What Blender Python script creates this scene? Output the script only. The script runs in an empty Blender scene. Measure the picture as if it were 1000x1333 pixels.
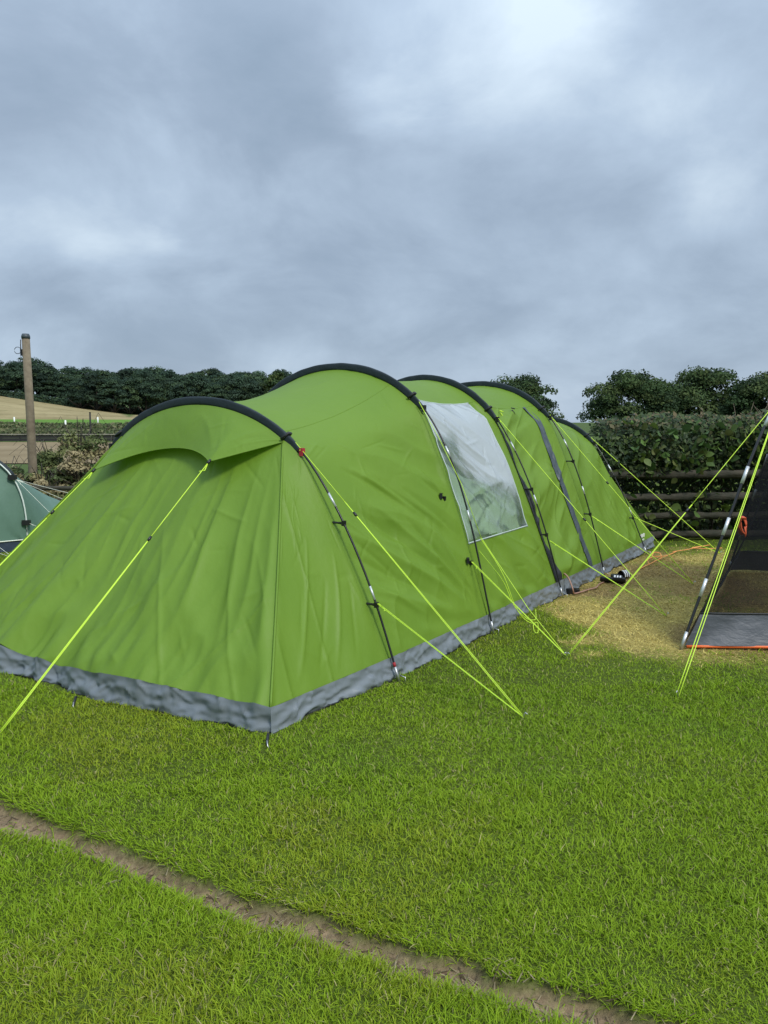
import bpy, math, random
import numpy as np
from mathutils import Vector, Matrix, Euler

S = bpy.context.scene
COL = S.collection
rnd = random.Random(7)
R = np.random.RandomState(11)

# ------------------------------------------------------------------ camera
cam_d = bpy.data.cameras.new('camera')
cam = bpy.data.objects.new('camera', cam_d); COL.objects.link(cam)
cam.location = (0, 0, 1.55)
cam.rotation_euler = (math.radians(90 - 6.70), 0, 0)
cam_d.sensor_fit = 'HORIZONTAL'; cam_d.sensor_width = 36; cam_d.lens = 36
cam_d.clip_start = 0.05; cam_d.clip_end = 4000
S.camera = cam

# ------------------------------------------------------------------ sky + sun (overcast)
SUN_EL, SUN_AZ = math.radians(46), math.radians(142)
W = bpy.data.worlds.new('World'); S.world = W; W.use_nodes = True
wn, wl = W.node_tree.nodes, W.node_tree.links
wn.clear()
def N(nodes, t, **kw):
    n = nodes.new(t)
    for k, v in sorted(kw.items(), key=lambda q: q[0] != 'noise_type'):
        if k in ('operation', 'blend_type', 'data_type', 'noise_dimensions', 'sky_type', 'sun_disc', 'sun_elevation', 'sun_rotation', 'interpolation', 'vector_type', 'feature', 'wave_type', 'bands_direction', 'noise_type'):
            setattr(n, k, v)
        else:
            n.inputs[k].default_value = v
    return n
wo = N(wn, 'ShaderNodeOutputWorld')
sky = N(wn, 'ShaderNodeTexSky', sky_type='NISHITA', sun_disc=False, sun_elevation=SUN_EL, sun_rotation=SUN_AZ)
bg1 = N(wn, 'ShaderNodeBackground', Strength=0.06); wl.new(sky.outputs[0], bg1.inputs[0])
tc = N(wn, 'ShaderNodeTexCoord')
sep = N(wn, 'ShaderNodeSeparateXYZ'); wl.new(tc.outputs['Generated'], sep.inputs[0])
ab = N(wn, 'ShaderNodeMath', operation='ABSOLUTE'); wl.new(sep.outputs[2], ab.inputs[0])
ad = N(wn, 'ShaderNodeMath', operation='ADD'); wl.new(ab.outputs[0], ad.inputs[0]); ad.inputs[1].default_value = 0.42
dx = N(wn, 'ShaderNodeMath', operation='DIVIDE'); wl.new(sep.outputs[0], dx.inputs[0]); wl.new(ad.outputs[0], dx.inputs[1])
dy = N(wn, 'ShaderNodeMath', operation='DIVIDE'); wl.new(sep.outputs[1], dy.inputs[0]); wl.new(ad.outputs[0], dy.inputs[1])
cmb = N(wn, 'ShaderNodeCombineXYZ'); wl.new(dx.outputs[0], cmb.inputs[0]); wl.new(dy.outputs[0], cmb.inputs[1])
ad2 = N(wn, 'ShaderNodeMath', operation='ADD'); wl.new(ab.outputs[0], ad2.inputs[0]); ad2.inputs[1].default_value = 0.8
sc2_ = N(wn, 'ShaderNodeVectorMath', operation='DIVIDE'); wl.new(tc.outputs['Generated'], sc2_.inputs[0])
cm2 = N(wn, 'ShaderNodeCombineXYZ')
for q_ in range(3): wl.new(ad2.outputs[0], cm2.inputs[q_])
wl.new(cm2.outputs[0], sc2_.inputs[1])
mp = N(wn, 'ShaderNodeMapping'); wl.new(sc2_.outputs[0], mp.inputs[0])
mp.inputs['Location'].default_value = (3.1, 7.7, 0.0); mp.inputs['Scale'].default_value = (1.0, 1.0, 1.5)
nzA = N(wn, 'ShaderNodeTexNoise', Scale=2.3, Detail=5.0, Roughness=0.5, Distortion=0.25); wl.new(mp.outputs[0], nzA.inputs['Vector'])
nzB = N(wn, 'ShaderNodeTexNoise', Scale=5.2, Detail=8.0, Roughness=0.58, Distortion=0.3); wl.new(mp.outputs[0], nzB.inputs['Vector'])
m1 = N(wn, 'ShaderNodeMath', operation='MULTIPLY_ADD'); wl.new(nzA.outputs[0], m1.inputs[0]); m1.inputs[1].default_value = .36; m1.inputs[2].default_value = .135
m2 = N(wn, 'ShaderNodeMath', operation='MULTIPLY_ADD'); wl.new(nzB.outputs[0], m2.inputs[0]); m2.inputs[1].default_value = .38; wl.new(m1.outputs[0], m2.inputs[2])
dens = m2.outputs[0]
# broad thick and thin places of the cloud deck, their edges broken up by the noise
nzC = N(wn, 'ShaderNodeTexNoise', Scale=5.5, Detail=6.0, Roughness=0.55); wl.new(mp.outputs[0], nzC.inputs['Vector'])
wv = N(wn, 'ShaderNodeVectorMath', operation='MULTIPLY_ADD'); wl.new(nzC.outputs['Color'], wv.inputs[0]); wv.inputs[1].default_value = (.26, .26, 0); wl.new(cmb.outputs[0], wv.inputs[2])
for cx_, cy_, cr_, ca_ in [(-.15, 1.19, .17, -.9), (.09, 1.59, .39, -.5), (.41, 1.41, .17, -.5), (-.49, 1.18, .22, -.75), (-.71, 1.65, .17, -.6), (.68, 1.73, .3, -.3), (.14, 1.10, .17, .75), (.01, 1.2, .07, .6), (-.57, 1.47, .17, .8), (-.42, 1.47, .06, .6), (.56, 1.33, .13, .75), (-.38, 1.67, .07, .5), (.28, 1.2, .16, .5), (-.18, 1.42, .1, .3), (-.25, 1.98, .12, .4), (.21, 1.03, .11, .6),
                            (1.5, .9, .4, -.5), (-1.5, .6, .4, .5), (.9, -.4, .5, .4), (-.6, -.9, .5, -.5), (-.4, .3, .35, -.4), (.5, .35, .3, .4), (1.2, -1.2, .4, -.4), (-1.4, -.3, .4, -.3)]:
    ds = N(wn, 'ShaderNodeVectorMath', operation='DISTANCE'); wl.new(wv.outputs[0], ds.inputs[0]); ds.inputs[1].default_value = (cx_ + .13, cy_ + .13, 0)
    mr = wn.new('ShaderNodeMapRange'); mr.interpolation_type = 'SMOOTHSTEP'; wl.new(ds.outputs['Value'], mr.inputs[0])
    mr.inputs[1].default_value = 0; mr.inputs[2].default_value = cr_ * 1.3; mr.inputs[3].default_value = ca_ * .125; mr.inputs[4].default_value = 0
    am = N(wn, 'ShaderNodeMath', operation='ADD'); wl.new(dens, am.inputs[0]); wl.new(mr.outputs[0], am.inputs[1]); dens = am.outputs[0]
cr = N(wn, 'ShaderNodeValToRGB'); wl.new(dens, cr.inputs[0])
e = cr.color_ramp.elements
e[0].position = 0.33; e[0].color = (0.148, 0.196, 0.258, 1)
e[1].position = 0.72; e[1].color = (0.385, 0.455, 0.52, 1)
for p_, c_ in ((0.45, (0.190, 0.241, 0.310, 1)), (0.57, (0.258, 0.321, 0.400, 1))):
    q_ = e.new(p_); q_.color = c_
# an overcast sky brightens towards the zenith all round
z2 = N(wn, 'ShaderNodeMath', operation='MULTIPLY'); wl.new(ab.outputs[0], z2.inputs[0]); wl.new(ab.outputs[0], z2.inputs[1])
z3 = N(wn, 'ShaderNodeMath', operation='MULTIPLY'); wl.new(z2.outputs[0], z3.inputs[0]); z3.inputs[1].default_value = 2.3
zr = N(wn, 'ShaderNodeMath', operation='MULTIPLY_ADD'); wl.new(ab.outputs[0], zr.inputs[0]); wl.new(z3.outputs[0], zr.inputs[1]); zr.inputs[2].default_value = 0.96
vm = N(wn, 'ShaderNodeVectorMath', operation='SCALE'); wl.new(cr.outputs[0], vm.inputs[0]); wl.new(zr.outputs[0], vm.inputs['Scale'])
bg2 = N(wn, 'ShaderNodeBackground', Strength=1.0); wl.new(vm.outputs[0], bg2.inputs[0])
ms = N(wn, 'ShaderNodeMixShader', Fac=0.93); wl.new(bg1.outputs[0], ms.inputs[1]); wl.new(bg2.outputs[0], ms.inputs[2])
wl.new(ms.outputs[0], wo.inputs[0])

sun_d = bpy.data.lights.new('sun', 'SUN'); sun_d.energy = 1.5; sun_d.angle = math.radians(14); sun_d.color = (1, .96, .9)
sun = bpy.data.objects.new('sun', sun_d); COL.objects.link(sun)
sv = Vector((math.sin(SUN_AZ) * math.cos(SUN_EL), math.cos(SUN_AZ) * math.cos(SUN_EL), math.sin(SUN_EL)))
sun.rotation_euler = sv.to_track_quat('Z', 'Y').to_euler(); sun.location = (0, -6, 12)
S.view_settings.view_transform = 'Standard'; S.view_settings.look = 'None'
S.view_settings.exposure = 0.9; S.view_settings.gamma = 1.0; S.view_settings.use_curve_mapping = False
S.render.engine = 'CYCLES'
S.cycles.max_bounces = 8; S.cycles.transparent_max_bounces = 16

# ------------------------------------------------------------------ helpers
def tagged(o, label=None, cat=None, group=None, kind=None):
    if label: o['label'] = label
    if cat: o['category'] = cat
    if group: o['group'] = group
    if kind: o['kind'] = kind
    return o
def empty(name, loc=(0, 0, 0), rz=0.0, parent=None):
    o = bpy.data.objects.new(name, None); COL.objects.link(o)
    o.location = loc; o.rotation_euler = (0, 0, rz); o.empty_display_size = .2
    if parent: o.parent = parent
    return o
def link(name, me, mat=None, parent=None, loc=None, rot=None, scale=None):
    o = bpy.data.objects.new(name, me); COL.objects.link(o)
    if mat and not me.materials: me.materials.append(mat)
    if parent: o.parent = parent
    if loc is not None: o.location = loc
    if rot is not None: o.rotation_euler = rot
    if scale is not None: o.scale = scale
    return o
def mesh_np(name, V, polys, smooth=True, cols=None):
    """V (n,3); polys: list of (m,k) int arrays, one per face size"""
    me = bpy.data.meshes.new(name)
    V = np.asarray(V, np.float32)
    me.vertices.add(len(V)); me.vertices.foreach_set('co', V.ravel())
    loops = np.concatenate([np.asarray(p).ravel() for p in polys]).astype(np.int32)
    sizes = np.concatenate([np.full(len(p), np.asarray(p).shape[1]) for p in polys]).astype(np.int32)
    me.loops.add(len(loops)); me.loops.foreach_set('vertex_index', loops)
    me.polygons.add(len(sizes))
    st = np.concatenate([[0], np.cumsum(sizes)[:-1]]).astype(np.int32)
    me.polygons.foreach_set('loop_start', st)
    me.polygons.foreach_set('loop_total', sizes)
    me.polygons.foreach_set('use_smooth', np.full(len(sizes), smooth))
    if cols is not None:
        a = me.color_attributes.new('tint', 'FLOAT_COLOR', 'POINT')
        c4 = np.ones((len(V), 4), np.float32); c4[:, :3] = cols
        a.data.foreach_set('color', c4.ravel())
    me.update(calc_edges=True); me.validate()
    return me
def grid_faces(nu, nv, mask=None):
    i = np.arange(nu - 1)[:, None] * nv + np.arange(nv - 1)[None, :]
    f = np.stack([i, i + nv, i + nv + 1, i + 1], -1)
    if mask is not None: return f[mask]
    return f.reshape(-1, 4)
def tube_np(P, r, seg=6, caps=True):
    """tube along polyline P; r scalar or per point. returns V, polys"""
    P = np.asarray(P, float); n = len(P)
    r = np.broadcast_to(np.asarray(r, float), (n,))
    Tn = np.gradient(P, axis=0); Tn /= np.linalg.norm(Tn, axis=1)[:, None] + 1e-12
    ref = np.array([0, 0, 1.0]) if abs(Tn[:, 2]).mean() < .9 else np.array([1.0, 0, 0])
    A = np.cross(Tn, ref); A /= np.linalg.norm(A, axis=1)[:, None] + 1e-12
    B = np.cross(A, Tn)
    th = np.linspace(0, 2 * np.pi, seg, endpoint=False)
    V = P[:, None, :] + r[:, None, None] * (np.cos(th)[None, :, None] * A[:, None, :] + np.sin(th)[None, :, None] * B[:, None, :])
    V = V.reshape(-1, 3)
    i = np.arange(n - 1)[:, None] * seg + np.arange(seg)[None, :]
    j = np.arange(n - 1)[:, None] * seg + (np.arange(seg)[None, :] + 1) % seg
    F = np.stack([i, j, j + seg, i + seg], -1).reshape(-1, 4)
    polys = [F]
    if caps:
        polys.append(np.arange(seg)[None, ::-1]); polys.append((np.arange(seg) + (n - 1) * seg)[None, :])
    return V, polys
class Acc:
    """collects shapes that make ONE mesh"""
    def __init__(s): s.V = []; s.P = []; s.n = 0
    def add(s, V, polys):
        s.V.append(np.asarray(V, float)); s.P += [np.asarray(p) + s.n for p in polys]; s.n += len(V); return s
    def tube(s, P, r, seg=6): return s.add(*tube_np(P, r, seg))
    def box(s, c, size, rz=0.0, taper=1.0):
        x, y, z = np.array(size) / 2
        v = np.array([[-x, -y, -z], [x, -y, -z], [x, y, -z], [-x, y, -z], [-x * taper, -y * taper, z], [x * taper, -y * taper, z], [x * taper, y * taper, z], [-x * taper, y * taper, z]])
        cs, sn = math.cos(rz), math.sin(rz)
        v = v @ np.array([[cs, sn, 0], [-sn, cs, 0], [0, 0, 1]]) + np.array(c)
        return s.add(v, [np.array([[0, 3, 2, 1], [4, 5, 6, 7], [0, 1, 5, 4], [1, 2, 6, 5], [2, 3, 7, 6], [3, 0, 4, 7]])])
    def mesh(s, name, smooth=True): 
        d = {}
        for p in s.P: d.setdefault(p.shape[1], []).append(p)
        return mesh_np(name, np.concatenate(s.V), [np.concatenate(v) for v in d.values()], smooth)
def hashn(ix, iy, seed):
    h = (ix.astype(np.int64) * 374761393 + iy.astype(np.int64) * 668265263 + seed * 974711) & 0x7fffffff
    h = ((h ^ (h >> 13)) * 1274126177) & 0x7fffffff
    h = h ^ (h >> 16)
    return (h & 0xffff) / 32767.5 - 1.0
def vn(x, y, seed=0):
    x = np.asarray(x, float); y = np.asarray(y, float); x, y = np.broadcast_arrays(x, y)
    ix = np.floor(x); iy = np.floor(y); fx = x - ix; fy = y - iy
    fx = fx**3 * (fx * (fx * 6 - 15) + 10); fy = fy**3 * (fy * (fy * 6 - 15) + 10)
    a = hashn(ix, iy, seed); b = hashn(ix + 1, iy, seed); c = hashn(ix, iy + 1, seed); d = hashn(ix + 1, iy + 1, seed)
    return (a * (1 - fx) + b * fx) * (1 - fy) + (c * (1 - fx) + d * fx) * fy
def fbm(x, y, seed=0, o=4):
    s = 0; a = 1; t = 0
    for k in range(o):
        s = s + a * vn(x * 2**k, y * 2**k, seed + k * 17); t += a; a *= .5
    return s / t
def sst(x, a, b):
    t = np.clip((np.asarray(x, float) - a) / (b - a), 0, 1); return t * t * (3 - 2 * t)

# ------------------------------------------------------------------ materials
def mat(name, col=(.5, .5, .5), rough=.6, metal=0.0, spec=.5, noise=None, bump=None, attr=None, transl=0.0, tcol=None, sheen=0):
    """noise: (scale, (dark rgb), (light rgb)); bump: list of (scale, strength, distance, stretch)"""
    m = bpy.data.materials.new(name); m.use_nodes = True
    nt = m.node_tree; ns, ls = nt.nodes, nt.links
    b = ns['Principled BSDF']; out = ns['Material Output']
    b.inputs['Base Color'].default_value = (*col, 1); b.inputs['Roughness'].default_value = rough
    b.inputs['Metallic'].default_value = metal; b.inputs['Specular IOR Level'].default_value = spec
    if sheen: b.inputs['Sheen Weight'].default_value = sheen
    tcn = ns.new('ShaderNodeTexCoord'); csrc = None
    if noise:
        nz = N(ns, 'ShaderNodeTexNoise', Scale=noise[0], Detail=8.0, Roughness=.6); ls.new(tcn.outputs['Object'], nz.inputs['Vector'])
        rp = ns.new('ShaderNodeValToRGB'); ls.new(nz.outputs[0], rp.inputs[0])
        rp.color_ramp.elements[0].position = .32; rp.color_ramp.elements[0].color = (*noise[1], 1)
        rp.color_ramp.elements[1].position = .68; rp.color_ramp.elements[1].color = (*noise[2], 1)
        csrc = rp.outputs[0]
    if attr:
        at = ns.new('ShaderNodeVertexColor'); at.layer_name = 'tint'
        if csrc:
            mu = N(ns, 'ShaderNodeMix', data_type='RGBA', blend_type='MULTIPLY'); mu.inputs[0].default_value = 1
            ls.new(csrc, mu.inputs[6]); ls.new(at.outputs[0], mu.inputs[7]); csrc = mu.outputs[2]
        else: csrc = at.outputs[0]
    if csrc: ls.new(csrc, b.inputs['Base Color'])
    if bump:
        prev = None
        for sc, st, dist, strch, *rg in bump:
            mp_ = ns.new('ShaderNodeMapping'); mp_.inputs['Scale'].default_value = strch; ls.new(tcn.outputs['Object'], mp_.inputs[0])
            if rg:
                n2 = N(ns, 'ShaderNodeTexNoise', noise_type='RIDGED_MULTIFRACTAL', Scale=sc, Detail=2.5, Roughness=.45, Distortion=rg[0]); ls.new(mp_.outputs[0], n2.inputs['Vector'])
            else:
                n2 = N(ns, 'ShaderNodeTexNoise', Scale=sc, Detail=5.0, Roughness=.6); ls.new(mp_.outputs[0], n2.inputs['Vector'])
            bp = ns.new('ShaderNodeBump'); bp.inputs['Strength'].default_value = st; bp.inputs['Distance'].default_value = dist
            ls.new(n2.outputs[0], bp.inputs['Height'])
            if prev: ls.new(prev.outputs[0], bp.inputs['Normal'])
            prev = bp
        ls.new(prev.outputs[0], b.inputs['Normal'])
    if transl:
        tb = ns.new('ShaderNodeBsdfTranslucent')
        tb.inputs[0].default_value = (*(tcol or col), 1)
        if csrc and not tcol: ls.new(csrc, tb.inputs[0])
        mx = N(ns, 'ShaderNodeMixShader', Fac=transl); ls.new(b.outputs[0], mx.inputs[1]); ls.new(tb.outputs[0], mx.inputs[2])
        ls.new(mx.outputs[0], out.inputs[0])
    return m
M = {}
FAB = (.150, .270, .032)
M['fabric'] = mat('green_polyester', FAB, .5, spec=.32, noise=(1.4, (.165, .292, .030), (.188, .320, .034)),
                  bump=[(5.5, .35, .02, (1, 1, .35)), (3.2, .38, .012, (1, 1, .55), .5), (8.5, .30, .005, (1, 1, .8), .8), (30, .2, .003, (1, 1, .6)), (420, .12, .0006, (1, 1, 1))], transl=.3, tcol=(.21, .36, .020))
M['skirt'] = mat('grey_mudflap', (.16, .2, .235), .42, spec=.45, noise=(5, (.158, .182, .200), (.178, .204, .222)), bump=[(9, .16, .006, (1, 1, .7), .6), (26, .2, .003, (1, 1, 1), .6), (90, .2, .002, (1, 1, .6))])
M['sleeve'] = mat('charcoal_sleeve', (.02, .03, .036), .6, spec=.3, bump=[(18, .5, .01, (1, 1, 1)), (70, .3, .003, (1, 1, 1))])
M['zip'] = mat('black_zip_tape', (.014, .016, .018), .6, bump=[(40, .4, .005, (1, 1, 1))])
M['trim'] = mat('slate_trim', (.075, .1, .115), .5, noise=(12, (.035, .048, .058), (.062, .08, .09)), bump=[(25, .5, .008, (1, 1, 1))])
M['pole'] = mat('black_fibreglass', (.012, .012, .014), .33)
M['ferrule'] = mat('brushed_steel', (.6, .62, .62), .42, metal=.6)
M['curtain'] = mat('pale_green_curtain', (.46, .6, .42), .7, transl=.25)
M['red'] = mat('red_webbing', (.35, .02, .03), .6)
M['plastic'] = mat('black_plastic', (.012, .012, .013), .4)
M['neon'] = mat('neon_guy_cord', (.66, .92, .07), .5, transl=.2, tcol=(.7, .95, .08))
M['pale_cord'] = mat('pale_guy_cord', (.75, .78, .66), .5)
M['steel'] = mat('peg_steel', (.55, .55, .54), .4, metal=.9)
M['floor'] = mat('groundsheet', (.16, .18, .16), .6)
M['white'] = mat('white_print', (.75, .78, .72), .5)
M['teal'] = mat('teal_polyester', (.1, .27, .2), .5, spec=.35, noise=(2, (.118, .215, .158), (.148, .26, .195)), bump=[(7, .35, .015, (1, 1, .5)), (40, .2, .003, (1, 1, 1))], transl=.2, tcol=(.14, .24, .18))
M['navy'] = mat('navy_mudflap', (.03, .045, .075), .5, bump=[(20, .4, .01, (1, 1, 1))])
M['slate_fab'] = mat('slate_ripstop', (.12, .135, .155), .5, noise=(4, (.048, .055, .063), (.078, .087, .10)), bump=[(6, .5, .02, (1, .6, 2)), (40, .2, .003, (1, 1, 1))])
M['orange'] = mat('orange_webbing', (.75, .14, .025), .55)
M['orange_cord'] = mat('orange_cord', (.72, .3, .09), .6)
M['redcord'] = mat('red_orange_cord', (.55, .09, .035), .55)
M['wood'] = mat('weathered_post', (.3, .22, .15), .85, noise=(6, (.13, .102, .066), (.225, .185, .125)), bump=[(30, .6, .02, (1, 1, .05))])
M['rail'] = mat('mossy_rail', (.05, .045, .03), .9, noise=(5, (.016, .020, .010), (.062, .052, .036)), bump=[(16, .8, .03, (.25, 1, 1))])
M['darkwood'] = mat('dark_creosote', (.022, .022, .02), .8, bump=[(20, .5, .02, (.2, 1, 1))])
M['palewood'] = mat('pale_coping', (.26, .25, .2), .8, noise=(3, (.2, .19, .15), (.32, .3, .24)))
M['bark'] = mat('bark', (.06, .05, .04), .95, bump=[(8, .8, .05, (1, 1, .2))])
M['grass'] = mat('grass_blade', rough=.55, spec=.18, attr=True, transl=.32)
M['leaf'] = mat('hazel_leaf', rough=.55, spec=.28, attr=True, transl=.25)
M['crown'] = mat('oak_leaf', rough=.7, spec=.15, attr=True, transl=.18)
M['rubber'] = mat('black_rubber', (.013, .013, .015), .5)
M['strap'] = mat('white_stripe', (.78, .78, .78), .5)
M['cable'] = mat('pinkish_cable', (.36, .2, .14), .5)
M['pinklabel'] = mat('pale_pink_patch', (.45, .33, .34), .6)

def screen_mat():
    m = bpy.data.materials.new('black_midge_mesh'); m.use_nodes = True
    ns, ls = m.node_tree.nodes, m.node_tree.links
    b = ns['Principled BSDF']; b.inputs['Base Color'].default_value = (.010, .011, .013, 1); b.inputs['Roughness'].default_value = .9; b.inputs['Specular IOR Level'].default_value = .05
    t = ns.new('ShaderNodeBsdfTransparent'); mx = N(ns, 'ShaderNodeMixShader', Fac=.62)
    ls.new(t.outputs[0], mx.inputs[1]); ls.new(b.outputs[0], mx.inputs[2]); ls.new(mx.outputs[0], ns['Material Output'].inputs[0])
    return m
M['screen'] = screen_mat()

def pvc_mat():
    """clear vinyl pane, whitened and less clear over its upper part"""
    m = bpy.data.materials.new('milky_clear_vinyl'); m.use_nodes = True
    ns, ls = m.node_tree.nodes, m.node_tree.links; out = ns['Material Output']
    b = ns['Principled BSDF']; b.inputs['Base Color'].default_value = (.50, .55, .58, 1); b.inputs['Roughness'].default_value = .18
    tc_ = ns.new('ShaderNodeTexCoord')
    at = ns.new('ShaderNodeVertexColor'); at.layer_name = 'tint'
    nz = N(ns, 'ShaderNodeTexNoise', Scale=5.5, Detail=6.0, Roughness=.65, Distortion=.6); ls.new(tc_.outputs['Object'], nz.inputs['Vector'])
    nf = N(ns, 'ShaderNodeTexNoise', Scale=70, Detail=3.0, Roughness=.6); ls.new(tc_.outputs['Object'], nf.inputs['Vector'])
    s0 = ns.new('ShaderNodeSeparateColor'); ls.new(at.outputs[0], s0.inputs[0])
    a1 = N(ns, 'ShaderNodeMath', operation='MULTIPLY_ADD'); ls.new(nz.outputs[0], a1.inputs[0]); a1.inputs[1].default_value = .9; ls.new(s0.outputs[0], a1.inputs[2])
    a2 = N(ns, 'ShaderNodeMath', operation='MULTIPLY_ADD'); ls.new(nf.outputs[0], a2.inputs[0]); a2.inputs[1].default_value = .25; ls.new(a1.outputs[0], a2.inputs[2])
    rp = ns.new('ShaderNodeMapRange'); ls.new(a2.outputs[0], rp.inputs[0])
    rp.inputs[1].default_value = .5; rp.inputs[2].default_value = 1.25; rp.inputs[3].default_value = .14; rp.inputs[4].default_value = .93
    tr = ns.new('ShaderNodeBsdfTransparent'); tr.inputs[0].default_value = (.85, .92, .86, 1)
    gl = ns.new('ShaderNodeBsdfGlossy'); gl.inputs['Roughness'].default_value = .08
    fr = ns.new('ShaderNodeFresnel'); fr.inputs[0].default_value = 1.5
    clear = N(ns, 'ShaderNodeMixShader'); ls.new(fr.outputs[0], clear.inputs[0]); ls.new(tr.outputs[0], clear.inputs[1]); ls.new(gl.outputs[0], clear.inputs[2])
    tl = ns.new('ShaderNodeBsdfTranslucent'); tl.inputs[0].default_value = (.5, .56, .58, 1)
    milky = N(ns, 'ShaderNodeMixShader', Fac=.2); ls.new(b.outputs[0], milky.inputs[1]); ls.new(tl.outputs[0], milky.inputs[2])
    mx = N(ns, 'ShaderNodeMixShader'); ls.new(rp.outputs[0], mx.inputs[0]); ls.new(clear.outputs[0], mx.inputs[1]); ls.new(milky.outputs[0], mx.inputs[2])
    ls.new(mx.outputs[0], out.inputs[0])
    bp = ns.new('ShaderNodeBump'); bp.inputs['Strength'].default_value = .35; bp.inputs['Distance'].default_value = .02
    ls.new(nz.outputs[0], bp.inputs['Height'])
    for s in (b, gl, fr): ls.new(bp.outputs[0], s.inputs['Normal'])
    return m
M['pvc'] = pvc_mat()

# ------------------------------------------------------------------ terrain
TRACK = np.array([[-4.4, 4.35], [-3.2, 3.70], [-2.3, 3.26], [-1.52, 2.875], [-1.0, 2.62], [-.557, 2.36], [-.165, 2.185], [.175, 2.02], [.416, 1.91], [.72, 1.79], [1.3, 1.58], [2.2, 1.22]])
def dist_poly(x, y, P=TRACK):
    best = np.full(np.shape(x), 1e9); side = np.zeros(np.shape(x))
    for a, b in zip(P[:-1], P[1:]):
        d = b - a; L2 = d @ d
        t = np.clip(((x - a[0]) * d[0] + (y - a[1]) * d[1]) / L2, 0, 1)
        qx = x - a[0] - t * d[0]; qy = y - a[1] - t * d[1]; r = np.hypot(qx, qy)
        s = d[0] * qy - d[1] * qx
        k = r < best; best = np.where(k, r, best); side = np.where(k, np.sign(s), side)
    return best, side
def track_half(x, y): return .052 + .018 * np.clip(x, -.5, 1) + .024 * vn(x * 2.6, y * 2.6, 5) + .020 * vn(x * 9, y * 9, 6) + .008 * vn(x * 30, y * 30, 8)
def track_mask(x, y):
    d, s = dist_poly(x, y); w = track_half(x, y)
    return 1 - sst(d, w * .8, w * 1.35)
YL = np.array([-60, 10, 12, 18, 26, 45, 50, 75, 85, 140, 170])
ZL = np.array([0, 0, -.05, -.85, -.95, -.97, -.95, -.78, -.22, 1.0, 1.95])
def far_z(y, k):
    """k = x / y; the hill climbs towards the left"""
    top = np.interp(k, [-1.2, -.5, -.46, -.4, -.33, -.2, 0], [22, 11.75, 9.9, 7.2, 4.4, 3.2, 2.2])
    zl = np.interp(y, YL, ZL)
    zf = np.where(y > 170, 1.95 + (top - 1.95) * np.clip((y - 170) / 130, 0, None) ** 1.15, zl)
    zf = np.where(y > 300, top + (y - 300) * .03, zf)
    w = 1 - sst(k, -.22, .1)
    return zf * w
def ground_z(x, y):
    x = np.asarray(x, float); y = np.asarray(y, float)
    k = x / np.maximum(y, 5.0)
    z = far_z(y, np.clip(k, -1.2, 1.2))
    near = (np.abs(x) < 14) & (y < 14) & (y > -4)
    z = z + np.where(near, .010 * vn(x * 1.3, y * 1.3, 1) + .005 * vn(x * 5, y * 5, 2), 0)
    tz = np.zeros_like(z)
    nr = (y < 5) & (np.abs(x) < 5)
    if nr.any():
        xs, ys = np.where(nr, x, 0), np.where(nr, y, 50)
        tm = track_mask(xs, ys)
        tz = np.where(nr, -.042 * tm + tm * .006 * vn(x * 25, y * 25, 4), 0)
    return z + tz

def axis(segs):
    out = []
    for a, b, st in segs: out.append(np.arange(a, b, st))
    out.append(np.array([segs[-1][1]])); return np.concatenate(out)
xs = np.concatenate([-np.geomspace(900, 14, 70), axis([(-13.5, -5, .3), (-5, -3, .08), (-3, 3, .034), (3, 5, .08), (5, 13.5, .3)]), np.geomspace(14, 900, 70)])
ys = np.concatenate([axis([(-60, -6, 6), (-6, 1.2, .3), (1.2, 4.2, .03), (4.2, 12, .09), (12, 30, .6)]), np.geomspace(31, 1500, 110)])
XX, YY = np.meshgrid(xs, ys, indexing='ij')
ZZ = ground_z(XX, YY)
def yellow_mask(x, y):
    """where a tent stood for weeks and bleached the lawn"""
    n = .30 * fbm(x * 1.6, y * 1.6, 31, 4) + .12 * vn(x * 7, y * 7, 3)
    # tent near side line: origin (.092,4.453) dir (.559,.829)
    u = (x - .092) * .559 + (y - 4.453) * .829; v = -(x - .092) * -.829 - (y - 4.453) * .559   # v>0 : away from the tent on the near side
    front = sst(y + .14 * (x - 1.5) + n * 1.3, 4.8, 5.5)
    left = sst(x - 1.25 - .30 * np.maximum(y - 6.2, 0) + n + .25 * sst(y, 6.2, 5.2) * 0, -.02, .32)
    back = 1 - sst(y + n * 1.5 - .15 * (x - 3), 8.5, 9.3)
    right = 1 - sst(x + n, 5.2, 6.2)
    return np.clip(front * left * back * right, 0, 1)
tm = np.where((YY < 5) & (np.abs(XX) < 5), track_mask(np.where(np.abs(XX) < 5, XX, 0), np.where(YY < 5, YY, 50)), 0)
ym = yellow_mask(XX, YY)
gr = np.stack([np.full_like(XX, .075), np.full_like(XX, .105), np.full_like(XX, .016)], -1)
bare = sst(np.maximum(np.abs(XX) - .58 * np.maximum(YY, 0), 1.4 - YY + 0 * XX), 1.7, 2.1)[..., None]
gr = gr * (1 - bare) + np.array([.125, .18, .018]) * bare
gr = gr * (1 + .25 * fbm(XX * .9, YY * .9, 8))[..., None]
yel = np.stack([.33 + .05 * vn(XX * 4, YY * 4, 9), .26 + .04 * vn(XX * 4, YY * 4, 9), .08 + 0 * XX], -1)
brn = sst(fbm(XX * 1.3, YY * 1.3, 77), -.08, .3)[..., None]
yel = yel * (1 - .55 * brn) + np.array([.20, .13, .065]) * .55 * brn
soil = np.array([.235, .17, .105]) * (1 + .3 * fbm(XX * 14, YY * 14, 12))[..., None]
cc = gr * (1 - ym[..., None]) + yel * ym[..., None]
cc = cc * (1 - tm[..., None]) + soil * tm[..., None]
far = sst(YY, 14, 40)[..., None]
cc = cc * (1 - far) + np.array([.07, .105, .03]) * far
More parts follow.
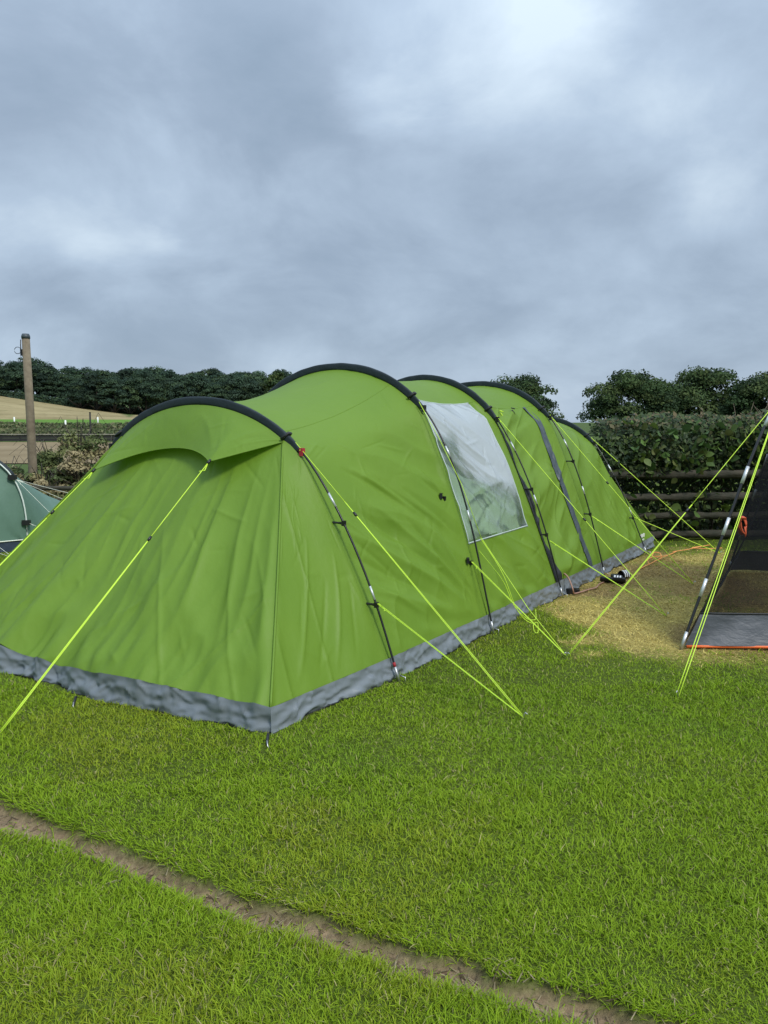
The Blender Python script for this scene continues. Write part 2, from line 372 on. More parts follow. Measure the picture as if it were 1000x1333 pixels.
M['lawn'] = mat('lawn_soil', rough=.95, spec=.1, attr=True, noise=(38, (.62, .62, .62), (1.3, 1.3, 1.3)), bump=[(60, .8, .012, (1, 1, 1)), (220, .5, .004, (1, 1, 1))])
g = link('ground', mesh_np('ground', np.stack([XX, YY, ZZ], -1).reshape(-1, 3), [grid_faces(len(xs), len(ys))], True, cc.reshape(-1, 3)), M['lawn'])
tagged(g, 'short green camping lawn with a worn bare line and a bleached yellow patch', kind='structure')

# far strips of field, each a sheet on the slope
def strip(name, y0, y1, k0, k1, mt, label, up=.05, ny=24, nk=40):
    yy = np.linspace(y0, y1, ny); kk = np.linspace(k0, k1, nk)
    Yg, Kg = np.meshgrid(yy, kk, indexing='ij'); Xg = Yg * Kg
    o = link(name, mesh_np(name, np.stack([Xg, Yg, ground_z(Xg, Yg) + up], -1).reshape(-1, 3), [grid_faces(ny, nk)]), mt)
    return tagged(o, label, kind='structure')
M['soilfield'] = mat('dry_soil', (.18, .13, .08), .95, spec=.1, noise=(.12, (.19, .145, .08), (.27, .21, .125)), bump=[(2, .5, .2, (1, 1, 1))])
M['cropfield'] = mat('rough_crop', (.08, .1, .04), .95, spec=.1, noise=(.5, (.05, .08, .03), (.13, .14, .06)))
M['meadow'] = mat('bright_meadow', (.1, .2, .03), .95, spec=.1, noise=(.15, (.09, .18, .028), (.12, .225, .035)))
def stubble_mat():
    m = mat('stubble', (.42, .33, .15), .95, spec=.1)
    ns, ls = m.node_tree.nodes, m.node_tree.links; b = ns['Principled BSDF']
    t = ns.new('ShaderNodeTexCoord'); a = N(ns, 'ShaderNodeTexNoise', Scale=.06, Detail=6.0); c = N(ns, 'ShaderNodeTexNoise', Scale=.55, Detail=4.0, Roughness=.7)
    mp_ = ns.new('ShaderNodeMapping'); mp_.inputs['Scale'].default_value = (1, .35, 1); ls.new(t.outputs['Object'], mp_.inputs[0])
    ls.new(t.outputs['Object'], a.inputs['Vector']); ls.new(mp_.outputs[0], c.inputs['Vector'])
    r1 = ns.new('ShaderNodeValToRGB'); ls.new(a.outputs[0], r1.inputs[0])
    r1.color_ramp.elements[0].color = (.23, .185, .088, 1); r1.color_ramp.elements[0].position = .35
    r1.color_ramp.elements[1].color = (.33, .27, .14, 1); r1.color_ramp.elements[1].position = .65
    r2 = ns.new('ShaderNodeValToRGB'); ls.new(c.outputs[0], r2.inputs[0])
    r2.color_ramp.elements[0].color = (.5, .55, .45, 1); r2.color_ramp.elements[0].position = .3
    r2.color_ramp.elements[1].color = (1, 1, 1, 1); r2.color_ramp.elements[1].position = .45
    mu = N(ns, 'ShaderNodeMix', data_type='RGBA', blend_type='MULTIPLY'); mu.inputs[0].default_value = 1
    ls.new(r1.outputs[0], mu.inputs[6]); ls.new(r2.outputs[0], mu.inputs[7]); ls.new(mu.outputs[2], b.inputs['Base Color'])
    return m
strip('soil_track', 46, 79, -.9, .02, M['soilfield'], 'bare tan soil strip between the brambles and the dark low fence')
strip('crop_field', 82, 140, -.9, .02, M['cropfield'], 'rough low crop rows below the hillside')
strip('meadow_strip', 140.2, 172, -.9, .05, M['meadow'], 'narrow bright green grass strip at the foot of the hill')
strip('stubble_field', 172.2, 300, -.9, .02, stubble_mat(), 'golden dry field sloping up to the wood', ny=60, nk=80)

# ------------------------------------------------------------------ leaf clouds
def leaf_cloud(C, Nrm, size, jitter, seed, shape='diamond', fold=.0):
    """many small leaf faces: C centres (n,3), Nrm facing bias (n,3)"""
    rs = np.random.RandomState(seed); n = len(C)
    nr = Nrm + rs.normal(0, jitter, (n, 3)); nr /= np.linalg.norm(nr, axis=1)[:, None] + 1e-9
    t = np.cross(nr, rs.normal(0, 1, (n, 3))); t /= np.linalg.norm(t, axis=1)[:, None] + 1e-9
    b = np.cross(nr, t); s = np.asarray(size)[:, None] if np.ndim(size) else np.full((n, 1), size)
    s = s * rs.uniform(.6, 1.35, (n, 1))
    V = np.stack([C - t * s, C - b * s * .62 + nr * s * .12, C + t * s, C + b * s * .62 + nr * s * .12], 1).reshape(-1, 3)
    F = np.arange(4 * n).reshape(n, 4)
    return V, F
def crown_mesh(name, rx, rz, nclump, nleaf, lsize, seed, cols, flat=.0):
    rs = np.random.RandomState(seed)
    d = rs.normal(0, 1, (nclump, 3)); d /= np.linalg.norm(d, axis=1)[:, None]
    d[:, 2] = np.where(d[:, 2] < -.8, -d[:, 2], d[:, 2])
    rad = rs.uniform(.5, .9, nclump)
    cc_ = d * rad[:, None] * np.array([rx, rx, rz])
    cr_ = rs.uniform(.2, .38, nclump) * min(rx, rz)
    w = cr_ ** 2; idx = rs.choice(nclump, nleaf, p=w / w.sum())
    q = rs.normal(0, 1, (nleaf, 3)); q /= np.linalg.norm(q, axis=1)[:, None]
    q[:, 2] = np.where(q[:, 2] < -.2, q[:, 2] * -.6, q[:, 2])
    rr = cr_[idx] * rs.uniform(.72, 1.08, nleaf)
    C = cc_[idx] + q * rr[:, None] * np.array([1.1, 1.1, .8])
    V, F = leaf_cloud(C, q * 1.1 + np.array([0, 0, .35]), lsize, .55, seed + 1)
    base = np.array(cols)[rs.randint(0, len(cols), nclump)][idx] * rs.uniform(.75, 1.3, (nleaf, 1))
    return V, F, np.repeat(base, 4, 0)
def tree_parts(seed, h, rx, nclump, nleaf, lsize, cols, trunk_h=None, rz=None):
    th = trunk_h if trunk_h is not None else h * .28
    rz = rz or (h - th) / 2
    V, F, c = crown_mesh('crown', rx, rz, nclump, nleaf, lsize, seed, cols)
    V = V + np.array([0, 0, h - rz * 1.0])
    crown = mesh_np('crown', V, [F], False, c)
    rs = np.random.RandomState(seed + 9); a = Acc()
    r0 = h * .035
    a.tube([[0, 0, -.4], [0.02 * h, 0, th * .5], [0, .01 * h, th], [.01 * h, 0, h * .62]], [r0 * 1.4, r0, r0 * .85, r0 * .3], 8)
    for k in range(7):
        ang = k * 2.4 + rs.uniform(0, .6); l = rx * rs.uniform(.5, .8); z0 = th * rs.uniform(.75, 1.25)
        a.tube([[0, 0, z0], [math.cos(ang) * l * .5, math.sin(ang) * l * .5, z0 + l * .45], [math.cos(ang) * l, math.sin(ang) * l, z0 + l * rs.uniform(.6, 1.0)]], [r0 * .5, r0 * .35, r0 * .12], 6)
    return crown, a.mesh('trunk')
def tree(name, label, meshes, loc, rz=0, sc=(1, 1, 1), cat='tree', group=None):
    r = empty(name, loc, rz); r.scale = sc; tagged(r, label, cat, group)
    link('crown', meshes[0], M['crown'], r); link('trunk', meshes[1], M['bark'], r)
    return r
DK = [(.030, .052, .028), (.038, .064, .030), (.026, .045, .027), (.044, .068, .026)]
WOODC = [(.036, .066, .036), (.048, .082, .042), (.028, .052, .034), (.058, .092, .040), (.040, .068, .042)]
wood_kinds = [tree_parts(100 + k, 15, 5.2 + .7 * (k % 3), 50 + 8 * k, 8000, .30, [tuple(np.array(q_) * (.75, 1.2, .95, 1.4, 1.05)[k]) for q_ in WOODC], trunk_h=.6) for k in range(5)]
cnt = 0
def far_tree(x, y, h, k):
    global cnt
    zz = float(ground_z(np.array([x]), np.array([y]))[0])
    s = h / 15.0
    tree('woodland_tree', 'dark broadleaf tree in the wood along the top of the far hill', wood_kinds[k], (x, y, zz - .6), rnd.uniform(0, 6), (s * rnd.uniform(.95, 1.25), s * rnd.uniform(.95, 1.25), s), group='trees of the far wood on the hill')
    cnt += 1
for row, (y0, dh) in enumerate([(306, 0), (316, 1.2), (330, 2.2)]):
    kk = -.60
    while kk < -.12:
        y = y0 + rnd.uniform(-3, 3) - (14 if kk > -.40 and row == 0 else 0)
        x = kk * y
        ztop = 1.55 + y * np.interp(kk, [-.6, -.5, -.44, -.40, -.33, -.25, -.14], [.090, .083, .077, .070, .068, .068, .062])
        zb = float(ground_z(np.array([x]), np.array([y]))[0])
        h = max(8, ztop - zb + rnd.uniform(-3.2, 1.6) - 1.6 + dh)
        far_tree(x, y, h, rnd.randrange(5))
        kk += rnd.uniform(.018, .027)
# low dark hedgerow along the top of the golden field
def hedgerow(name, label, pts, h, w, n, ls, cols, seed, cat='hedge'):
    rs = np.random.RandomState(seed); P = np.array(pts, float)
    t = rs.uniform(0, len(P) - 1.001, n); i = t.astype(int); f = (t - i)[:, None]
    c = P[i] * (1 - f) + P[i + 1] * f
    zz = rs.uniform(0, 1, n); hv = h * (1 + .25 * vn(c[:, 0] * .35, c[:, 1] * .35, seed))
    q = np.stack([rs.uniform(-1, 1, n) * w * (1 - .4 * zz), rs.uniform(-1, 1, n) * w * (1 - .4 * zz), zz * hv], 1)
    C = np.stack([c[:, 0], c[:, 1], ground_z(c[:, 0], c[:, 1])], 1) + q
    V, F = leaf_cloud(C, np.stack([q[:, 0] * .5, -np.abs(q[:, 1]), zz], 1), ls, .6, seed)
    co = np.array(cols)[rs.randint(0, len(cols), n)] * rs.uniform(.7, 1.3, (n, 1))
    r = empty(name, (0, 0, 0)); tagged(r, label, cat)
    o = link('foliage', mesh_np('foliage', V, [F], False, np.repeat(co, 4, 0)), M['crown'], r); o['kind'] = 'stuff'
    return r
hedgerow('hedgerow', 'low dark hedgerow between the golden field and the far wood', [(-.62 * 299, 299), (-.5 * 299, 299), (-.42 * 298, 298), (-.35 * 297, 297), (-.28 * 296, 296)], 2.6, 1.6, 6000, .5, WOODC, 300)
# low crop rows
CROP = [(.07, .10, .035), (.10, .12, .05), (.055, .085, .03), (.16, .16, .08), (.13, .14, .07)]
for j, (yy_, h_) in enumerate([(86, .75), (97, .6), (111, .7), (126, .7)]):
    hedgerow('crop_row', ['nearest low scrubby crop row beyond the dark fence', 'second low crop row beyond the dark fence', 'third low crop row, below the green strip', 'farthest low crop row, along the green strip'][j],
             [(-.62 * yy_, yy_), (-.4 * yy_, yy_), (-.2 * yy_, yy_)], h_, 1.6, 3600, .22, CROP, 320 + j, 'crop row')
for j, (kx, yy_, h_) in enumerate([(-.478, 134, 1.5), (-.37, 134, 1.5), (-.412, 112, 1.4)]):
    a = Acc().tube([[0, 0, 0], [0, 0, h_]], .13, 8)
    o = link('tree_guard', a.mesh('tree_guard'), M['white'], None, (kx * yy_, yy_, float(ground_z(np.array([kx * yy_]), np.array([yy_]))[0])))
    tagged(o, ['pale tree guard left of the tall wooden pole', 'pale tree guard right of the thin dark post', 'pale tree guard in the crop row between the pole and the post'][j], 'tree guard')
# dark low boarded fence with a pale coping
r = empty('boarded_fence', (0, 80.5, 0)); tagged(r, 'long low dark boarded fence with a pale coping across the far field', 'fence')
for k in range(22):
    x0 = -46 + k * 2.0; zb = float(ground_z(np.array([x0 + 1]), np.array([80.5]))[0])
    for q_ in range(2):
        a = Acc().box((x0 + 1, 0, zb + .18 + .3 * q_), (1.98, .06 - .01 * q_, .28)); link('board', a.mesh('board', False), M['darkwood'], r)
    a = Acc().box((x0 + 1, -.02, zb + .72), (1.99, .22, .09)); link('coping', a.mesh('coping', False), M['palewood'], r)
    a = Acc().box((x0, .1, zb + .3), (.12, .12, .7)); link('fence_post', a.mesh('fence_post', False), M['darkwood'], r)
# thin dark post
zb = float(ground_z(np.array([-.38 * 82.5]), np.array([82.5]))[0])
r = empty('field_post', (-.38 * 82.5, 82.5, zb)); tagged(r, 'thin dark post standing alone in the far field', 'post')
link('post', Acc().tube([[0, 0, -.3], [0, 0, 1.4], [.02, 0, 2.85]], [.1, .095, .09], 8).mesh('post'), M['darkwood'], r)
link('post_cap', Acc().tube([[.02, 0, 2.85], [.02, 0, 2.93]], [.12, .1], 8).mesh('post_cap'), M['rail'], r)

# tall weathered pole
PX, PY = -9.15, 20.0; zb = float(ground_z(np.array([PX]), np.array([PY]))[0])
r = empty('wooden_pole', (PX, PY, zb)); tagged(r, 'tall weathered round wooden pole behind the teal tent', 'pole')
hp = 3.78 - zb + .0
a = Acc().tube([[0, 0, -.3], [0, 0, 1.2], [.01, 0, 2.6], [.0, 0, hp - .12]], [.115, .112, .105, .098], 14); link('pole_shaft', a.mesh('pole_shaft'), M['wood'], r)
link('metal_cap', Acc().tube([[0, 0, hp - .12], [0, 0, hp - .06], [0, 0, hp]], [.108, .108, .085], 14).mesh('metal_cap'), M['trim'], r)
th = np.linspace(0, 2 * np.pi, 15)
link('wire_hook', Acc().tube(np.stack([-.2 + .085 * np.cos(th), 0 * th - .05, hp - .42 + .085 * np.sin(th)], 1), .008, 5).tube([[-.11, -.05, hp - .15], [-.115, -.06, hp - .3], [-.11, -.05, hp - .5]], .012, 5).mesh('wire_hook'), M['plastic'], r)
link('bracket', Acc().box((-.11, -.03, hp - .47), (.05, .06, .16)).mesh('bracket', False), M['plastic'], r)

# brambles and rank grass behind the teal tent
BRC = [(.11, .14, .05), (.16, .18, .07), (.24, .21, .10), (.08, .11, .042), (.32, .27, .15)]
for j, (x, y, rx, h) in enumerate([(-9.2, 21.3, .75, 1.75), (-8.3, 21.0, .9, 2.15), (-7.5, 21.6, .7, 1.75), (-8.9, 19.9, .6, 1.1), (-6.9, 21.2, .8, 1.35), (-10.1, 20.6, .7, 1.25)]):
    zb = float(ground_z(np.array([x]), np.array([y]))[0])
    V, F, c = crown_mesh('b', rx, h * .5, 34, 5200, .045, 400 + j, BRC)
    r = empty('bramble_bush', (x, y, zb)); tagged(r, ['ragged bramble bush left of the wooden pole', 'tallest bramble bush just right of the wooden pole', 'bramble bush with dry stems against the tan soil strip', 'low bramble at the foot of the wooden pole', 'small bramble bush nearest the green tent edge', 'bramble bush low at the left edge above the teal tent roof'][j], 'bush')
    o = link('foliage', mesh_np('foliage', V + np.array([0, 0, h * .48]), [F], False, c), M['crown'], r); o['kind'] = 'stuff'
    a = Acc(); rs = np.random.RandomState(500 + j)
    for k in range(16):
        an = rs.uniform(0, 6.28); l = rs.uniform(.4, 1.1) * rx; hh = h * rs.uniform(.8, 1.25)
        a.tube([[0, 0, 0], [math.cos(an) * l * .5, math.sin(an) * l * .5, hh * .8], [math.cos(an) * l, math.sin(an) * l, hh], [math.cos(an) * l * 1.5, math.sin(an) * l * 1.5, hh * .85]], [.012, .009, .007, .004], 4)
    link('stem', a.mesh('stem'), M['bark'], r)

rs = np.random.RandomState(450); n = 9000
x = rs.uniform(-12.5, -4.5, n); y = rs.uniform(17.75, 23.5, n); z = ground_z(x, y)
ln = rs.uniform(.35, .85, n) * (1 + .4 * vn(x * 1.2, y * 1.2, 7)); az = rs.uniform(0, 6.28, n); le = rs.uniform(.05, .5, n) * ln
tip = np.stack([x + np.cos(az) * le, y + np.sin(az) * le, z + ln], 1); mid = np.stack([x + np.cos(az) * le * .35, y + np.sin(az) * le * .35, z + ln * .6], 1)
b0 = np.stack([x, y, z - .02], 1); sdv = np.stack([-np.sin(az), np.cos(az), 0 * az], 1) * rs.uniform(.006, .014, (n, 1))
V = np.stack([b0 - sdv, b0 + sdv, mid + sdv * .8, mid - sdv * .8, tip], 1).reshape(-1, 3); i = np.arange(n)[:, None] * 5
c = np.array([(.20, .17, .08), (.26, .22, .12), (.10, .13, .045), (.14, .17, .06), (.08, .11, .04)])[rs.choice(5, n, p=[.25, .2, .2, .2, .15])] * rs.uniform(.7, 1.3, (n, 1))
o = link('rank_grass', mesh_np('rank_grass', V, [i + [0, 1, 2, 3], i + [3, 2, 4]], True, np.repeat(c, 5, 0)), M['grass']); tagged(o, 'rank dry grass between the teal tent and the brambles', kind='stuff')

# ------------------------------------------------------------------ rail fences
def log_rail(L, r, seed):
    rs = np.random.RandomState(seed); t = np.linspace(0, L, 14)
    t = np.linspace(0, L, 120); P = np.stack([t, .02 * vn(t * .8, t * 0, seed), .018 * vn(t * .7, t * 0 + 3, seed)], 1)
    V, F = tube_np(P, r * (.95 + .14 * vn(t * 2, t * 0, seed + 1) + .10 * vn(t * 7, t * 0, seed + 2)), 10); V[:, 1:] += .008 * np.stack([vn(V[:, 0] * 6, np.arange(len(V)) % 10 * 1.3, seed + 3), vn(V[:, 0] * 6, np.arange(len(V)) % 10 * 1.3, seed + 4)], 1); return mesh_np('rail', V, F)
def rail_fence(name, label, x0, x1, y, heights, rr, posts, zfun):
    r = empty(name, (x0, y, 0)); tagged(r, label, 'fence')
    for k, h in enumerate(heights):
        zb = zfun
        link('rail', log_rail(x1 - x0, rr, 700 + k), M['rail'], r, (0, rnd.uniform(-.01, .01) - .03, zb + h), (rnd.uniform(0, 3), rnd.uniform(-.008, .008), 0))
    for px in posts:
        a = Acc().tube([[px - x0, .12, zfun - .2], [px - x0, .12, zfun + .5], [px - x0 + .01, .12, zfun + 1.0]], [.07, .068, .06], 9)
        link('fence_post', a.mesh('fence_post'), M['rail'], r)
    return r
rail_fence('rail_fence', 'dark mossy log rail fence in front of the tall hedge', 2.95, 9.2, 10.05, [.07, .32, .58, .85], .052, [3.0, 5.35, 7.4, 9.1], 0.0)
rail_fence('rail_fence', 'dark log rail fence in front of the brambles behind the teal tent', -12.5, -4.8, 17.6, [.62, .88], .055, [-12.3, -10.1, -5.2], -.87)

# ------------------------------------------------------------------ hazel hedge
def hazel_leaf_mesh(seed, s):
    rs = np.random.RandomState(seed)
    prof = [(-1, 0), (-.72, .48), (-.2, .78), (.35, .66), (.8, .3), (1.12, 0)]
    V = []; 
    for x, w in prof: V.append((x * s, 0, -.05 * s * x * x))
    for x, w in prof[1:-1]: V.append((x * s, w * s, .13 * s * w - .06 * s * x * x + rs.uniform(-.03, .03) * s))
    for x, w in prof[1:-1]: V.append((x * s, -w * s, .13 * s * w - .06 * s * x * x + rs.uniform(-.03, .03) * s))
    F4 = []; F3 = []
    L = [6, 7, 8, 9]; Rr = [10, 11, 12, 13]
    F3 += [(0, 1, 6), (0, 10, 1), (4, 5, 9), (4, 13, 5)]
    for k in range(3): F4 += [(k + 1, k + 2, L[k + 1], L[k]), (k + 1, Rr[k], Rr[k + 1], k + 2)]
    g_ = rs.uniform(.8, 1.25); col = np.array([(.085, .15, .035), (.065, .12, .033), (.115, .17, .036), (.13, .15, .045)][seed % 4]) * g_
    return mesh_np('leaf', V, [np.array(F4), np.array(F3)], True, np.tile(col, (14, 1)))
H = empty('hazel_hedge', (5.9, 10.5, 0)); tagged(H, 'tall broad-leaved hedge growing through the log rail fence', 'hedge')
rs = np.random.RandomState(900)
def hedge_top(x): return 1.60 + .055 * np.clip(x - 4.2, 0, 3) + .07 * vn(x * 2.2, x * 0, 41) + .05 * vn(x * 6, x * 0, 42)
nL = 26000
lx = rs.uniform(2.95, 9.3, nL); top = hedge_top(lx)
lz = np.where(rs.rand(nL) < .86, rs.uniform(.48, 1.0, nL), rs.uniform(.0, .5, nL)) * top
dep = rs.exponential(.22, nL); dep = np.where(rs.rand(nL) < .3, rs.uniform(0, .9, nL), dep)
face = 10.10 + .16 * vn(lx * 1.7, lz * 2.0, 43) + .25 * sst(lz / top, .82, 1.0) + np.where(lz < .84, .22, 0)
ly = face + np.clip(dep, 0, 1.0)
lz = lz + np.where(rs.rand(nL) < .05, rs.uniform(0, .1, nL), 0)
bx = rs.uniform(2.95, 9.3, 9000); lx = np.concatenate([lx, bx]); lz = np.concatenate([lz, rs.uniform(0, 1.0, 9000)]); ly = np.concatenate([ly, rs.uniform(10.55, 11.15, 9000)]); top = np.concatenate([top, hedge_top(bx)]); nL += 9000
Cn = np.stack([lx, ly, lz], 1) - np.array([5.9, 10.5, 0])
V, F = leaf_cloud(Cn, np.stack([0 * lx, -1.0 + 0 * lx, .5 + .8 * sst(lz / top, .85, 1)], 1), rs.uniform(.022, .05, nL), .5, 901)
hc = np.array([(.045, .078, .021), (.033, .060, .019), (.068, .10, .026), (.026, .046, .016), (.085, .085, .036)])[rs.choice(5, nL, p=[.3, .28, .2, .15, .07])] * rs.uniform(.7, 1.3, (nL, 1))
tp = sst(lz / top, .84, 1.0)[:, None] * (rs.rand(nL, 1) < .22)
hc = hc * (1 - tp) + np.array([.15, .12, .06]) * tp * rs.uniform(.7, 1.2, (nL, 1))
o = link('foliage', mesh_np('foliage', V, [F], False, np.repeat(hc, 4, 0)), M['leaf'], H); o['kind'] = 'stuff'
lm = [hazel_leaf_mesh(k, .05 + .006 * (k % 3)) for k in range(8)]
for m_ in lm: m_.materials.append(M['leaf'])
for k in range(285):
    x = rnd.uniform(3.2, 5.6); z = rnd.choice([rnd.uniform(.88, 1.55)] * 4 + [rnd.uniform(.12, .85)])
    y = 9.985 + .12 * float(vn(x * 1.7, z * 2, 43)) + rnd.uniform(-.03, .09) + .25 * float(sst(z / 1.62, .82, 1))
    s_ = rnd.uniform(.7, 1.3)
    link('leaf', lm[k % 8], None, H, (x - 5.9, y - 10.5 + .0, z), (math.radians(rnd.gauss(52, 20)), rnd.gauss(0, .35), rnd.uniform(-.9, .9) + (math.pi / 2 if rnd.random() < .5 else -math.pi / 2)), (s_, s_, s_))
a = Acc()
for k in range(60):
    x = rs.uniform(-2.9, 3.3); y = rs.uniform(-.2, .5); t_ = float(hedge_top(np.array([x + 5.9]))[0])
    a.tube([[x, y, 0], [x + rs.uniform(-.1, .1), y, t_ * .5], [x + rs.uniform(-.2, .2), y + rs.uniform(-.2, .1), t_ * rs.uniform(.85, 1.02)]], [.02, .014, .004], 5)
link('stem', a.mesh('stem'), M['bark'], H)
a = Acc()
for k in range(22):
    x = rs.uniform(-1.6, 1.2); y = rs.uniform(-.25, .3); t_ = float(hedge_top(np.array([x + 5.9]))[0])
    a.tube([[x, y, t_ * .8], [x + rs.uniform(-.05, .05), y, t_ + rs.uniform(.0, .05)], [x + rs.uniform(-.1, .1), y, t_ + rs.uniform(.05, .2)]], [.006, .004, .002], 4)
link('twig', a.mesh('twig'), M['wood'], H)

# oaks beyond the hedge
OK = [(.040, .072, .024), (.054, .088, .028), (.030, .054, .022), (.072, .102, .032)]
def oak(label, x, y, h, rx, seed, n=18000):
    zb = -.3 - .28 * h; h = h * 1.28
    ms_ = tree_parts(seed, h, rx, 110, int(n * 1.25), h * .0165, OK, trunk_h=h * .08)
    tree('oak_tree', label, ms_, (x, y, zb), seed)
oak('dense round-crowned tree directly behind the back half of the green tent', .172 * 70, 70, 5.8, 4.1, 201)
oak('broad dark oak left of two beyond the hedge, its crown against open sky', .316 * 86, 86, 7.4, 5.4, 202)
oak('rounder dark oak, middle of the trees beyond the hedge', .407 * 90, 90, 7.9, 5.3, 203)
oak('brownish oak at the far right beyond the hedge', .505 * 84, 84, 7.6, 5.0, 204)
oak('small dark tree crown filling between two oaks beyond the hedge', .362 * 99, 99, 4.9, 4.4, 205)
oak('tree hidden low behind the brownish oak beyond the hedge', .462 * 101, 101, 5.6, 4.4, 206)
oak('small far tree crown just above the tallest green tent hoop', -.138 * 230, 230, 18.0, 4.5, 207, 5000)

# ------------------------------------------------------------------ the green family tent
TO = np.array([.092, 4.453, 0.0]); AZ = math.atan2(.829, .559)
D2 = np.array([math.cos(AZ), math.sin(AZ)]); N2 = np.array([-D2[1], D2[0]])
def to_local(p):
    q = np.array(p[:2]) - TO[:2]; return np.array([q @ D2, q @ N2, p[2] if len(p) > 2 else 0.0])
TENT = empty('family_tent', tuple(TO), AZ)
tagged(TENT, 'large bright green tunnel tent with dark pole hoops, clear window and grey mudflap', 'tent')
HOOP_U = [0.0, 1.281, 2.675, 3.833, 5.366]
HV = [1.69, 1.47, 1.47, 1.47, 1.45]
HALF = [
    [(0, 0), (.17, .49), (.40, .94), (.69, 1.35), (.82, 1.47), (1.05, 1.595), (1.32, 1.69), (1.69, 1.735)],
    [(0, 0), (.18, .75), (.32, 1.2), (.49, 1.52), (.63, 1.72), (.80, 1.86), (1.02, 1.96), (1.24, 2.015), (1.47, 2.03)],
    [(0, 0), (.2, .67), (.4, 1.15), (.65, 1.58), (.85, 1.81), (1.10, 1.945), (1.30, 2.0), (1.47, 2.015)],
    [(0, 0), (.2, .73), (.41, 1.28), (.59, 1.59), (.77, 1.78), (.98, 1.91), (1.24, 1.98), (1.47, 1.995)],
    [(0, 0), (.27, .64), (.6, 1.22), (.77, 1.44), (.96, 1.55), (1.18, 1.615), (1.45, 1.64)],
]
ZS = [1.37, 1.66, 1.58, 1.60, 1.30]       # where the sleeve ends and the pole comes out
def smooth_curve(P, n=161):
    """arc-length resample + light smoothing"""
    P = np.array(P, float)
    d = np.concatenate([[0], np.cumsum(np.linalg.norm(np.diff(P, axis=0), axis=1))]); d /= d[-1]
    t = np.linspace(0, 1, n)
    Q = np.stack([np.interp(t, d, P[:, k]) for k in range(P.shape[1])], 1)
    for _ in range(90):
        Q[1:-1] = Q[1:-1] + .5 * (.5 * (Q[:-2] + Q[2:]) - Q[1:-1])
    return Q
POLE = []; FABR = []
NA = 161
for k in range(5):
    half = HALF[k]; full = half + [(2 * HV[k] - v, z) for v, z in half[-2::-1]]
    Q = smooth_curve(full, NA); POLE.append(Q)
    Fq = Q.copy(); zs = ZS[k]
    # fabric hangs inside the pole: chord below the sleeve, just under the sleeve above it
    for side in (0, 1):
        vs = Q[:, 0] if side == 0 else 2 * HV[k] - Q[:, 0]
        near = (np.arange(NA) < NA // 2) if side == 0 else (np.arange(NA) >= NA // 2)
        v_s = np.interp(zs, Q[:NA // 2, 1], Q[:NA // 2, 0])
        ch = v_s * Q[:, 1] / zs
        inset = np.where(Q[:, 1] < zs, (ch - vs) * .68, 0) + .018
        nv = vs + np.where(Q[:, 1] < zs, np.maximum(inset, .018), .018)
        Fq[near, 0] = (nv if side == 0 else 2 * HV[k] - nv)[near]
    up = sst(Q[:, 1], zs * .93, zs * 1.1)
    Fq[:, 1] = Q[:, 1] - .036 * up
    for _ in range(8): Fq[1:-1] += .5 * (.5 * (Fq[:-2] + Fq[2:]) - Fq[1:-1])
    FABR.append(Fq)
def P3(k, Q): return np.concatenate([np.full((len(Q), 1), HOOP_U[k]), Q], 1)
def pole_near(k, z):
    Q = POLE[k][:NA // 2]; v = np.interp(z, Q[:, 1], Q[:, 0]); return np.array([HOOP_U[k], v, z])
def sub(C, i0, i1, n):
    """n points of polyline C between fractional indices"""
    t = np.linspace(i0, i1, n); i = np.arange(len(C))
    return np.stack([np.interp(t, i, C[:, k]) for k in range(C.shape[1])], 1)
def idx_near(C, z):
    h = C[:NA // 2]; return float(np.interp(z, h[:, 1], np.arange(len(h))))
def surf(A, B, ns, sag=0, sagw=None, sagdir=None):
    """A, B (nt,3) -> grid (ns,nt,3) straight between, pulled in the middle"""
    s = np.linspace(0, 1, ns)[:, None, None]
    G = A[None] * (1 - s) + B[None] * s
    if sagdir is not None:
        G = G + (4 * s * (1 - s)) * sag * (sagw[None, :, None] if sagw is not None else 1) * sagdir[None]
    return G
def gnormal(G):
    du = np.gradient(G, axis=0); dv = np.gradient(G, axis=1)
    n = np.cross(du, dv); return n / (np.linalg.norm(n, axis=2)[..., None] + 1e-9)
def folds(X, Y, ang, f, stretch, seed):
    c, s_ = math.cos(ang), math.sin(ang)
    return vn((X * c + Y * s_) * f, (-X * s_ + Y * c) * f / stretch, seed)
def crease(X, Y, ang, f, stretch, seed, p=5):
    return (1 - np.abs(folds(X, Y, ang, f, stretch, seed))) ** p
def panel(name, G, mt='fabric', mask=None, cols=None, parent=TENT, label=None):
    me = mesh_np(name, G.reshape(-1, 3), [grid_faces(G.shape[0], G.shape[1], mask)], True, cols)
    o = link(name, me, M[mt], parent)
    if label: o['label'] = label
    return o
def ridge(X, Y, ang, f, stretch, seed):
    return 1 - 2.2 * np.sqrt(folds(X, Y, ang, f, stretch, seed) ** 2 + .004)
def lines(X, Y, segs):
    """single creases: each (x0, y0, x1, y1, height, width)"""
    X, Y = np.broadcast_arrays(X, Y); o = np.zeros(X.shape)
    for x0, y0, x1, y1, am, wd in segs:
        dx_, dy_ = x1 - x0, y1 - y0; L_ = math.hypot(dx_, dy_); t_ = ((X - x0) * dx_ + (Y - y0) * dy_) / (L_ * L_)
        ds_ = ((X - x0) * -dy_ + (Y - y0) * dx_) / L_ + .12 * wd * np.sin(t_ * 5 + x0 * 9)
        o += am * np.exp(-np.abs(ds_ / wd) ** 1.5) * np.clip(np.sin(np.pi * np.clip(t_, 0, 1)), 0, 1) ** .7
    return o
